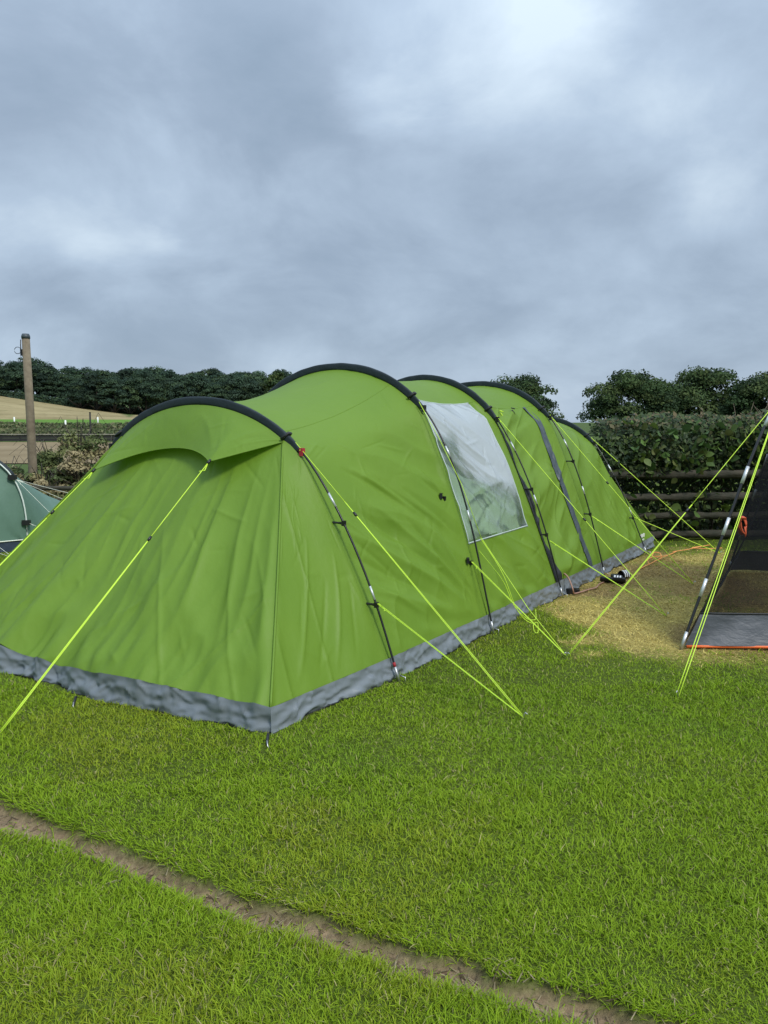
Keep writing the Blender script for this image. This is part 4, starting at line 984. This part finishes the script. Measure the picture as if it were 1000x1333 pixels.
# --- guy lines
def guy(a, b, mt='neon', slider=.5, double_from=None, parent=TENT, peg=True, sagz=.0, r=.0022, gap=.006, label=None):
    a = np.asarray(a, float); b = np.asarray(b, float)
    t = np.linspace(0, 1, 13)[:, None]; P = a * (1 - t) + b * t; P[:, 2] -= (4 * t[:, 0] * (1 - t[:, 0])) * sagz
    ac = Acc(); d = b - a; d /= np.linalg.norm(d); sd = np.cross(d, [0, 0, 1.0]); sd /= np.linalg.norm(sd)
    if double_from is None: ac.tube(P, r, 5)
    else:
        i = int(double_from * 12)
        if i > 0: ac.tube(P[:i + 1], r, 5)
        for s_ in (-1, 1):
            Q = P[i:].copy(); w = np.sin(np.linspace(.15, 1, len(Q)) * np.pi / 2) if i > 0 else np.linspace(1, .3, len(Q))
            Q += sd * (s_ * gap * w)[:, None] if False else s_ * gap * w[:, None] * sd[None]
            ac.tube(Q, r, 5)
    # knot tail at the top
    ac.tube([a, a + d * .05 + np.array([.012, 0, -.01]), a + d * .075 + sd * .02], r * 1.3, 5)
    o = link('guy_line', ac.mesh('guy_line'), M[mt], parent)
    if label: o['label'] = label
    if slider is not None:
        p = a * (1 - slider) + b * slider; p[2] -= 4 * slider * (1 - slider) * sagz
        link('slider', Acc().tube([p - d * .018, p, p + d * .018], [.006, .009, .006], 6).mesh('slider'), M['plastic'], o)
    if peg:
        dh = np.array([d[0], d[1], 0]); dh /= np.linalg.norm(dh)
        link('peg', Acc().tube([b - np.array([0, 0, .12]) - dh * .03, b + np.array([0, 0, .012]), b + np.array([0, 0, .03]) + dh * .008, b + dh * .022 + np.array([0, 0, .022])], .0032, 6).mesh('peg'), M['steel'], o)
    return o
peg = {k: to_local(v) for k, v in dict(A=(.732, 3.868, .012), B=(1.206, 4.92, .012), C=(2.252, 5.98, .012), D=(2.953, 7.195, .012), E=(3.951, 8.901, .012), F=(-1.913, 3.669, .012), G=(-2.95, 4.35, .012)).items()}
o_ = np.array([0, -.015, 0])
guy(pole_near(0, 1.42) + o_, peg['A'], slider=.30, double_from=.33)
guy(pole_near(0, .46) + o_, peg['A'], slider=None, double_from=0, peg=False)
guy(pole_near(2, 1.60) + o_, peg['C'], slider=.55, r=.0034)
guy(pole_near(2, .50) + o_, peg['C'], slider=None, double_from=0, peg=False, r=.003)
guy(pole_near(3, 1.62) + o_, peg['D'], slider=.42, r=.0038)
guy(pole_near(3, .60) + o_, peg['D'], slider=None, double_from=0, peg=False, r=.0034)
guy(pole_near(4, 1.36) + o_, peg['E'], slider=.22, r=.004)
guy(pole_near(4, .43) + o_, peg['E'], slider=None, peg=False, r=.004)
guy(TIE[0] + np.array([-.01, 0, -.01]), peg['F'], slider=.33, double_from=.36, r=.003)
guy(TIE[1] + np.array([-.01, 0, -.01]), peg['G'], slider=.22, double_from=.25, r=.003)
for p in TIE: link('tie_loop', Acc().tube([p + np.array([.015, 0, .01]), p + np.array([-.012, 0, -.012])], .009, 6).mesh('tie_loop'), M['plastic'], hood)
# slack line of the second hoop
tp_ = pole_near(1, 1.70) + np.array([-.03, -.02, 0])
md = pole_near(1, .70) + np.array([.02, -.05, .0]); low = np.array([1.30, -.26, .22])
a = Acc().tube([tp_, tp_ * .5 + (pole_near(1, 1.15) + np.array([-.05, -.02, .05])) * .5, pole_near(1, 1.1) + np.array([-.03, -.03, 0]), md], .0026, 5)
a.tube([md, md * .5 + low * .5, low, peg['B']], .0026, 5)
o = link('guy_line', a.mesh('guy_line'), M['neon'], TENT); o['label'] = 'slack guy line hanging down beside the window'
guy(CLIP_LOW + np.array([.02, -.02, -.01]), peg['B'], slider=None, double_from=0, peg=True)
lp = [md + np.array([0, .01, 0]), np.array([1.29, -.08, .45]), np.array([1.31, -.13, .25]), np.array([1.36, -.19, .12]), np.array([1.43, -.25, .07]), np.array([1.46, -.27, .10]), np.array([1.44, -.28, .05]), np.array([1.40, -.30, .015]), np.array([1.38, -.27, .03]), np.array([1.42, -.25, .08])]
lp2 = [md + np.array([.01, .02, -.1]), np.array([1.31, -.06, .4]), np.array([1.36, -.12, .2]), np.array([1.43, -.2, .1]), np.array([1.50, -.24, .09]), np.array([1.53, -.22, .16])]
def spl(P, n=40):
    P = np.array(P); Q = np.stack([np.interp(np.linspace(0, 1, n), np.linspace(0, 1, len(P)), P[:, k]) for k in range(3)], 1)
    for _ in range(6): Q[1:-1] += .5 * (.5 * (Q[:-2] + Q[2:]) - Q[1:-1])
    return Q
o = link('guy_line', Acc().tube(spl(lp), .0026, 5).tube(spl(lp2), .0026, 5).mesh('guy_line'), M['neon'], TENT); o['label'] = 'loose spare cord looped at the foot of the second hoop'
# corner peg loops
for (u, v) in CORN[:3]:
    a = Acc().tube([(u, v, .05), (u - .03, v - .02, .02), (u - .04, v - .03, .0)], .008, 5)
    link('peg_loop', a.mesh('peg_loop'), M['plastic'], TENT)
    link('peg', Acc().tube([(u - .02, v - .05, -.08), (u - .045, v - .035, .018), (u - .03, v - .02, .03)], .0035, 5).mesh('peg'), M['steel'], TENT)

# ------------------------------------------------------------------ things by the tent
# mains cable coming out at the third hoop and lying along the mudflap
pts = [to_local((1.56, 7.02, .16)), to_local((1.60, 6.93, .20)), to_local((1.66, 6.82, .17)), to_local((1.69, 6.73, .06)), to_local((1.70, 6.76, .014)), to_local((1.80, 6.86, .012)), to_local((1.90, 6.97, .012)), to_local((1.98, 7.02, .014)), to_local((2.05, 7.20, .012)), to_local((2.12, 7.28, .012))]
o = link('mains_cable', Acc().tube(spl(pts, 60), .007, 6).mesh('mains_cable'), M['cable'], None, tuple(TO), (0, 0, AZ)); tagged(o, 'pinkish brown cable looping out at the foot of the third tent hoop', 'cable')
o = link('adaptor_block', Acc().box((0, 0, .025), (.10, .05, .05), .6, .85).box((.06, .03, .02), (.04, .03, .03), .6).mesh('adaptor_block', False), M['plastic'], None, (1.70, 6.84, 0)); tagged(o, 'small black plug block on the grass at the third hoop foot', 'plug')
def sandal(label, x, y, rz, tilt):
    r = empty('slider_sandal', (x, y, .03), rz); r.rotation_euler = (tilt, 0, rz); tagged(r, label, 'sandal', None)
    n = 20; t = np.linspace(0, 1, n); Lh = .14
    w = np.interp(t, [0, .08, .25, .5, .72, .9, 1], [.018, .036, .04, .036, .048, .042, .018]); x_ = -Lh + 2 * Lh * t
    V = []
    for z in (0, .028): 
        for s_ in (-1, 1): V.append(np.stack([x_, s_ * w, np.full(n, z) + (.006 * np.cos(t * 6) if z else 0)], 1))
    V = np.concatenate(V); q = np.arange(n - 1)
    def qd(a_, b_): return np.stack([a_ + q, a_ + q + 1, b_ + q + 1, b_ + q], 1)
    F = np.concatenate([qd(0, n), qd(3 * n, 2 * n), qd(2 * n, 0), qd(n, 3 * n), np.array([[0, n, 3 * n, 2 * n], [n - 1, 3 * n - 1, 4 * n - 1, 2 * n - 1]])])
    link('sole', mesh_np('sole', V, [F]), M['rubber'], r)
    th = np.linspace(0, np.pi, 15); xx = np.linspace(.0, .10, 6)
    def arc(x0, x1, m_, up):
        xx = np.linspace(x0, x1, m_); A = np.zeros((m_, 15, 3)); A[..., 0] = xx[:, None]; A[..., 1] = np.cos(th)[None] * (.052 + up); A[..., 2] = .01 + np.sin(th)[None] * (.062 + up) ** 1; return A
    so = arc(0, .105, 6, 0); si = arc(0, .105, 6, -.006)
    link('strap', mesh_np('strap', np.concatenate([so.reshape(-1, 3), si.reshape(-1, 3)]), [grid_faces(6, 15), grid_faces(6, 15) + 90]), M['rubber'], r)
    for k in range(3):
        A = arc(.014 + .03 * k, .031 + .03 * k, 2, .003); link('stripe', mesh_np('stripe', A.reshape(-1, 3), [grid_faces(2, 15)]), M['strap'], r)
    r.scale = (.85, .85, .8)
    return r
sandal('black slider sandal with white stripes lying against the grey mudflap', 2.34, 7.47, math.radians(28), .15)
sandal('black slider sandal on bleached grass, nearer of the pair by the tent', 2.20, 7.26, math.radians(-20), -.9)
def ground_cord(label, pts, mt):
    o = link('loose_cord', Acc().tube(spl(pts, 60), .0055, 5).mesh('loose_cord'), M[mt], None); return tagged(o, label, 'cord')
ground_cord('loose orange cord lying on the green grass near the rail fence', [(3.40, 8.93, .03), (3.62, 9.05, .035), (3.78, 9.22, .03), (3.98, 9.30, .05), (4.05, 9.42, .03), (3.9, 9.3, .035), (3.7, 9.2, .03), (3.88, 9.14, .03), (4.1, 9.2, .03)], 'orange_cord')
ground_cord('pale orange cord curling on the grass near the back foot of the green tent', [(2.86, 8.15, .02), (2.9, 8.35, .04), (3.02, 8.5, .05), (3.2, 8.62, .03), (3.38, 8.85, .03), (3.45, 8.95, .03)], 'orange_cord')
ground_cord('short orange cord end curled beside the back foot of the green tent', [(3.02, 8.55, .02), (3.10, 8.72, .06), (3.18, 8.75, .05), (3.16, 8.6, .02), (2.95, 8.3, .02), (2.7, 7.95, .02)], 'orange_cord')

# ------------------------------------------------------------------ black screen shelter at the right
G0 = np.array([2.028, 5.109, 0.0])
SH = empty('screen_shelter', tuple(G0)); tagged(SH, 'black mesh screen shelter with slate skirt, orange hem and black poles', 'shelter')
cors = [np.array([0, 0, 0.0]), np.array([3.0, -.19, 0]), np.array([4.55, 2.35, 0]), np.array([1.55, 2.75, 0])]
ctr = np.array([2.27, 1.19, 0])
pr = np.array([(0, 0), (.183, .415), (.402, .807), (.580, 1.224), (.751, 1.647), (1.05, 2.02), (1.6, 2.28), (2.56, 2.36)])
pr = smooth_curve(pr, 60)
frn = pr[:, 0] / pr[-1, 0]; hz = pr[:, 1]
def shp(c, inset=0.0):
    d = (ctr - c); P = c[None] + d[None] * frn[:, None]; P[:, 2] = hz; return P
PL = [shp(c) for c in cors]
fin = np.array([(.043, .026), (.348, .486), (.548, .868), (.656, 1.086), (.788, 1.322), (.95, 1.68), (1.3, 2.02), (1.9, 2.2), (2.56, 2.26)]); fin = smooth_curve(fin, 60)
def shf(c):
    d = (ctr - c); f = fin[:, 0] / 2.56; P = c[None] + d[None] * f[:, None]; P[:, 2] = fin[:, 1]; return P
FL = [shf(c) for c in cors]
for k in range(4):
    po = link('pole', Acc().tube(PL[k][::2], .010, 8).mesh('pole'), M['pole'], SH)
    for z in (.415, .807, 1.20, 1.60):
        i = int(np.argmin(abs(hz - z))); link('ferrule', Acc().tube(PL[k][[max(i - 1, 0), i, i + 1]], .0125, 8).mesh('ferrule'), M['ferrule'], po)
    link('foot_tube', Acc().tube([PL[k][0] - [0, 0, .01], PL[k][1], PL[k][2]], .013, 8).mesh('foot_tube'), M['steel'], po)
    A, B = FL[k], FL[(k + 1) % 4]
    ns, nt = 60, 60
    G = surf(A, B, ns); s = np.linspace(0, 1, ns)[:, None]
    mid = (A + B) / 2 - ctr; inw = -mid.copy(); inw[:, 2] = 0; inw /= np.linalg.norm(inw, axis=1)[:, None] + 1e-6
    G += (4 * s * (1 - s))[..., None] * .06 * inw[None] * np.sin(np.pi * np.linspace(0, 1, nt))[None, :, None]
    X = s * 3; Y = G[..., 2]
    nm = gnormal(G); G += nm * (.012 * folds(X + 0 * Y, Y, .6, 2.0, 5, 600 + k) + .018 * folds(X + 0 * Y, Y, -1.0, 6, 5, 610 + k) * (1 - sst(Y, .15, .4)))[..., None]
    zc = (G[:-1, :-1, 2] + G[1:, 1:, 2]) / 2
    skm = zc < .24
    panel('mesh_wall', G, 'screen', ~skm, None, SH)
    panel('skirt', G, 'slate_fab', skm, None, SH)
    jrow = int(np.argmin(abs(G[30, :, 2] - .24)))
    link('edge_strip', Acc().tube(G[::2, jrow] + np.array([0, -.004, 0]), .007, 5).mesh('edge_strip'), M['zip'], SH)
    hem = surf(cors[k][None] + np.array([[.05, .02, .018]]), cors[(k + 1) % 4][None] + np.array([[.0, .02, .018]]), 30)[:, 0]
    hem[:, 2] += .006 * np.sin(np.linspace(0, 9, 30))
    V = np.concatenate([hem, hem + np.array([0, .012, .03])]); q = np.arange(29)
    if k < 2: link('hem', Acc().tube(hem, .011, 6).mesh('hem'), M['orange'], SH)
    # dark vertical binding lines on each wall
    for f in (.30, .42):
        i = int(f * (ns - 1)); link('seam', Acc().tube(G[i, ::3], .006, 5).mesh('seam'), M['zip'], SH)
tp = np.array([PL[0][int(np.argmin(abs(hz - 1.66)))] + np.array([-.01, -.01, 0])])[0]
wl_ = lambda p: np.array(p) - G0
guy(tp, wl_((1.206, 4.92, .012)), 'neon', .44, .46, SH, True, 0, .0026)
guy(tp + np.array([.03, 0, .02]), wl_((1.661, 4.195, .012)), 'neon', .12, .14, SH, True, 0, .003, .008)
# bundled red-orange cord hung on the shelter corner
a = Acc(); c0 = FL[0][int(np.argmin(abs(fin[:, 1] - .90)))] + G0 + np.array([-.02, -.035, .0])
th = np.linspace(0, 2 * np.pi, 25)
for k in range(6):
    an = .25 + .12 * k; a.tube(np.stack([c0[0] + .012 + (.016 + .003 * k) * np.cos(th) + .012 * k * .5 * np.sin(th) * .3 + .03 * (1 - np.sin(th)) * .35, c0[1] + .004 * k + 0 * th, c0[2] - .055 + .052 * np.sin(th) * (1 + .05 * k)], 1), .0042, 5)
a.tube([c0 + np.array([-.012, -.004, .0]), c0 + np.array([.012, -.012, .008]), c0 + np.array([.035, 0, -.002]), c0 + np.array([.0, .02, .0])], .008, 6)
a.tube([c0 + np.array([.03, 0, -.06]), c0 + np.array([.04, 0, -.10]), c0 + np.array([.038, 0, -.135])], .006, 5)
o = link('cord_bundle', a.mesh('cord_bundle'), M['redcord'], None); tagged(o, 'bundled red-orange cord hanging on the corner of the black mesh shelter', 'cord bundle')

# ------------------------------------------------------------------ teal tent at the left
TF = np.array([-4.318, 9.227, 0.0])
TT = empty('teal_tent', tuple(TF)); tagged(TT, 'small teal green tunnel tent with pale pole and white guy lines', 'tent')
hd = np.array([-.98, -.2, 0.0])
half = [(0, 0), (-.015, .34), (.0, .62), (.07, .87), (.145, 1.01), (.27, 1.113), (.5, 1.22), (.8, 1.28), (1.1, 1.3)]
full = half + [(2.2 - v, z) for v, z in half[-2::-1]]
Q = smooth_curve(full, 121); HC = hd[None] * Q[:, :1]; HC[:, 2] = Q[:, 1]
rear = np.array([[.40, 1.05, 0.0], [-.2, 1.75, 0], [-1.4, 1.7, 0], [-2.0, .9, 0]])
def along(P, n):
    d = np.concatenate([[0], np.cumsum(np.linalg.norm(np.diff(P, axis=0), axis=1))]); d /= d[-1]; t = np.linspace(0, 1, n)
    return np.stack([np.interp(t, d, P[:, k]) for k in range(P.shape[1])], 1)
RC = along(rear, 121); RC[:, 2] = .12 + .3 * np.sin(np.pi * np.linspace(0, 1, 121)) ** .8
HCl = HC.copy(); HCl[:, 2] = np.maximum(HCl[:, 2] - .03, .12)
G = surf(RC, HCl, 60); s = np.linspace(0, 1, 60)[:, None]; G[..., 2] -= .05 * 4 * s * (1 - s); G[..., 2] += .008 * folds(s * 2, np.linspace(0, 4, 121)[None, :] + 0 * s, .7, 3, 5, 800); G[..., 2] = np.maximum(G[..., 2], .12)
panel('rear_panel', G, 'teal', None, None, TT)
# front door panel: from the hoop down to a base line bowed towards the viewer
fb = along(np.array([[0, 0, .12], [-.5, -.42, .12], [-1.5, -.62, .12], [-2.15, -.44, .12]]), 121)
G = surf(fb, HCl, 60); Xc = np.linspace(0, 2.2, 121)[None, :] + 0 * s; 
G[..., 1] += (.018 * folds(Xc, s * 1.2, -.75, 4, 7, 810) + .006 * folds(Xc, s * 1.2, -.6, 9, 6, 811)) * np.sin(np.pi * s)
panel('door_panel', G, 'teal', None, None, TT)
for nm_, ln in (('mudflap', fb), ('mudflap', RC)):
    gb = ln.copy(); gb[:, 2] = .005; gt = ln.copy(); gt[:, 2] = .135; off = -.012 * (1 if nm_ else 1)
    Gm = surf(gb, gt, 4); Gm += (np.array([0, -.012, 0]) if ln is fb else np.array([.012, .012, 0])); Gm[..., 1] += .01 * vn(np.linspace(0, 30, 121)[None, :], np.arange(4)[:, None] * .5, 33)
    panel(nm_, Gm, 'navy', None, None, TT)
    link('piping', Acc().tube((gt + (np.array([0, -.02, 0]) if ln is fb else np.array([.02, .02, 0])))[::4], .007, 5).mesh('piping'), M['pale_cord'], TT)
link('pole_sleeve', Acc().tube(HC[np.where(HC[:, 2] > .87)[0]][::2], .026, 8).mesh('pole_sleeve'), M['sleeve'], TT)
M['palepole'] = mat('pale_fibreglass', (.62, .68, .62), .4)
po = link('pole', Acc().tube((HC + np.array([0, -.035, 0]))[::3], .009, 8).mesh('pole'), M['palepole'], TT)
for z in (.88, .34): 
    i = int(np.argmin(abs(HC[:60, 2] - z))); p = HC[i] + np.array([0, -.04, 0])
    link('clip', Acc().box(p, (.09, .05, .06)).mesh('clip', False), M['plastic'], TT)
tl = lambda p: np.array(p) - TF
top_ = HC[int(np.argmin(abs(HC[:60, 2] - .86)))] + np.array([.03, -.04, 0])
guy(top_, np.array([2.1, 1.3, .02]), 'pale_cord', None, None, TT, True)
guy(top_, np.array([1.35, .75, .02]), 'pale_cord', None, None, TT, True)
guy(top_, np.array([.72, -.05, .02]), 'pale_cord', None, None, TT, True)
guy(HC[int(np.argmin(abs(HC[:60, 2] - .34)))] + np.array([.02, -.04, 0]), np.array([.72, -.05, .02]), 'pale_cord', None, None, TT, False)
guy(tl((-4.75, 8.85, .30)), tl((-4.20, 8.60, .012)), 'pale_cord', None, None, TT, True)
guy(tl((-4.72, 8.8, .12)), tl((-4.20, 8.60, .012)), 'pale_cord', None, None, TT, False)

# ------------------------------------------------------------------ grass
TB = np.array([(-1.02, .09), (0, .06), (6.0, .07), (6.15, 1.1), (6.15, 1.9), (6.0, 2.82), (1.28, 2.87), (0, 3.3), (-1.02, 3.28), (-1.24, 2.11), (-1.22, 1.27)])
TBw = TO[None, :2] + TB[:, :1] * D2[None] + TB[:, 1:] * N2[None]
def inpoly(x, y, P):
    c = np.zeros(len(x), bool); n = len(P)
    for i in range(n):
        a, b = P[i], P[(i + 1) % n]
        k = ((a[1] > y) != (b[1] > y)) & (x < (b[0] - a[0]) * (y - a[1]) / (b[1] - a[1] + 1e-12) + a[0]); c ^= k
    return c
def grass_field(seed):
    rs = np.random.RandomState(seed); Vs, F4, F3, Cs = [], [], [], []; nV = 0
    rings = [(1.55, 2.4, 33000), (2.4, 3.2, 22000), (3.2, 4.4, 15500), (4.4, 6.5, 6200), (6.5, 9.5, 2600), (9.5, 14, 800)]
    for (y0, y1, dens) in rings:
        xm = .58 * y1 + 2.0; n = int((y1 - y0) * 2 * xm * dens)
        x = rs.uniform(-xm, xm, n); y = rs.uniform(y0, y1, n)
        k = np.abs(x) < .58 * y + 2.0; x, y = x[k], y[k]
        edge = sst(np.abs(x) - .58 * y, .15, .5); k = rs.rand(len(x)) > .74 * edge; x, y = x[k], y[k]
        k = ~inpoly(x, y, TBw); x, y = x[k], y[k]
        k = (y < 9.98) | (x < 2.6); x, y = x[k], y[k]
        if y0 < 5:
            tmk = track_mask(x, y); k = rs.rand(len(x)) > np.clip(tmk * 1.3, 0, .945); x, y, = x[k], y[k]
        n = len(x); ym_ = yellow_mask(x, y)
        k = rs.rand(n) > .05 * ym_; x, y, ym_ = x[k], y[k], ym_[k]; n = len(x)
        ln = (.023 + .009 * fbm(x * 2.2, y * 2.2, 5) + .007 * vn(x * 11, y * 11, 6)) * np.where(rs.rand(n) < .06, rs.uniform(1.5, 2.1, n), rs.uniform(.5, 1.35, n))
        ln *= 1 + .25 * ym_
        dtr, sd = dist_poly(x, y)
        nb = np.exp(-((dtr - .10) / .05) ** 2) * (y < 5)
        ln *= 1 + .35 * nb
        wd = (.0008 + .00029 * y) * rs.uniform(.7, 1.3, n) * (1 + .05 * ym_) * (1 + .9 * sst(np.abs(x) - .58 * y, .15, .5))
        az = rs.uniform(0, 6.283, n) + 1.2 * vn(x * 3, y * 3, 15); lean = np.abs(rs.normal(.55, .33, n)) + 2.6 * ym_ * rs.rand(n)
        lx, ly_ = np.cos(az) * lean, np.sin(az) * lean
        # overhang the worn line
        px, py = .46, .888
        lx += nb * -np.sign(sd) * px * .7; ly_ += nb * -np.sign(sd) * py * .7
        z = ground_z(x, y)
        nrm_ = np.sqrt(1 + lx**2 + ly_**2)
        dirv = np.stack([lx, ly_, np.ones(n)], 1) / nrm_[:, None]
        sdv = np.stack([-np.sin(az), np.cos(az), 0 * az], 1)
        tw = rs.uniform(-.6, .6, n); sdv = sdv * np.cos(tw)[:, None] + np.cross(dirv, sdv) * np.sin(tw)[:, None]
        b0 = np.stack([x, y, z - .003], 1)
        bend = np.stack([np.cos(az), np.sin(az), -.55 * np.ones(n)], 1) * (ln * rs.uniform(.15, .6, n))[:, None]
        p1 = b0 + dirv * (ln * .5)[:, None] + bend * .18; p2 = b0 + dirv * (ln * .8)[:, None] + bend * .55; p3 = b0 + dirv * ln[:, None] + bend
        p3[:, 2] = np.maximum(p3[:, 2], z + .003)
        w = sdv * wd[:, None]
        if y0 < 3:
            V = np.stack([b0 - w, b0 + w, p1 - w * .9, p1 + w * .9, p2 - w * .6, p2 + w * .6, p3], 1); nv_ = 7
            i = nV + np.arange(n)[:, None] * 7
            F4.append(np.concatenate([i + [0, 1, 3, 2], i + [2, 3, 5, 4]])); F3.append(i + [4, 5, 6])
        else:
            V = np.stack([b0 - w, b0 + w, p1 - w * .85, p1 + w * .85, p3], 1); nv_ = 5
            i = nV + np.arange(n)[:, None] * 5
            F4.append(i + [0, 1, 3, 2]); F3.append(i + [2, 3, 4])
        nV += nv_ * n
        Vs.append(V.reshape(-1, 3))
        # own colour of each blade
        base = np.array([.228, .35, .014])[None].repeat(n, 0)
        hue = fbm(x * .75 + 3, y * .75, 91, 4); h2 = fbm(x * 3.1, y * 3.1, 93, 3)
        yl = np.array([.29, .31, .022]); dk = np.array([.15, .275, .016])
        wy = np.clip(sst(hue + .45 * h2, .05, .65) * .5 + rs.normal(0, .15, n), 0, 1)[:, None]
        wdk = np.clip(sst(-hue - .35 * h2, .0, .6) * .55 + rs.normal(0, .15, n), 0, 1)[:, None]
        c = base * (1 - wy) + yl * wy; c = c * (1 - wdk) + dk * wdk
        st = rs.rand(n) < (.035 + .06 * sst(h2, .1, .5)); c[st] = np.array([.42, .38, .16]) * rs.uniform(.7, 1.1, (st.sum(), 1))
        stw = np.array([.66, .55, .18]) * (1 - np.array([[.28, .38, .34]]) * sst(fbm(x * 1.3, y * 1.3, 77), -.08, .3)[:, None])
        gk = (rs.rand(n) < ym_ * (1.02 - .5 * sst(fbm(x * 2.4 + 9, y * 2.4, 88, 4), -.05, .45)))[:, None]
        c = np.where(gk, stw * rs.uniform(.65, 1.25, (n, 1)), c)
        c *= np.where(gk, rs.uniform(.65, 1.2, (n, 1)), rs.uniform(.82, 1.2, (n, 1)))
        Cs.append(np.repeat(c, nv_, 0))
    return np.concatenate(Vs), [np.concatenate(F4), np.concatenate(F3)], np.concatenate(Cs)
V, F, c = grass_field(55)
print('grass tris', len(F[0]) * 2 + len(F[1]))
o = link('grass', mesh_np('grass', V, F, True, c), M['grass']); tagged(o, 'short mown grass blades covering the camping lawn', 'grass', kind='stuff')
# dry cuttings and crumbs lying in the worn line
rs = np.random.RandomState(66); n = 700
i = rs.randint(2, len(TRACK) - 2, n); f = rs.rand(n)[:, None]; p = TRACK[i] * (1 - f) + TRACK[i + 1] * f + rs.normal(0, .045, (n, 2))
az = rs.uniform(0, 3.14, n); ln = rs.uniform(.008, .035, n); dv = np.stack([np.cos(az), np.sin(az)], 1) * ln[:, None]; sv_ = np.stack([-np.sin(az), np.cos(az)], 1) * .0016
z = ground_z(p[:, 0], p[:, 1]) + rs.uniform(.003, .008, n)
def v3(q): return np.concatenate([q, z[:, None]], 1)
V = np.stack([v3(p - dv - sv_), v3(p - dv + sv_), v3(p + dv + sv_) + [0, 0, .004], v3(p + dv - sv_) + [0, 0, .004]], 1).reshape(-1, 3)
col = np.where(rs.rand(n, 1) < .6, np.array([[.34, .28, .17]]), np.array([[.14, .1, .06]])) * rs.uniform(.6, 1.2, (n, 1))
o = link('dry_cuttings', mesh_np('dry_cuttings', V, [np.arange(4 * n).reshape(n, 4)], False, np.repeat(col, 4, 0)), M['grass']); tagged(o, 'dry grass cuttings strewn along the bare worn line', 'grass cuttings', kind='stuff')
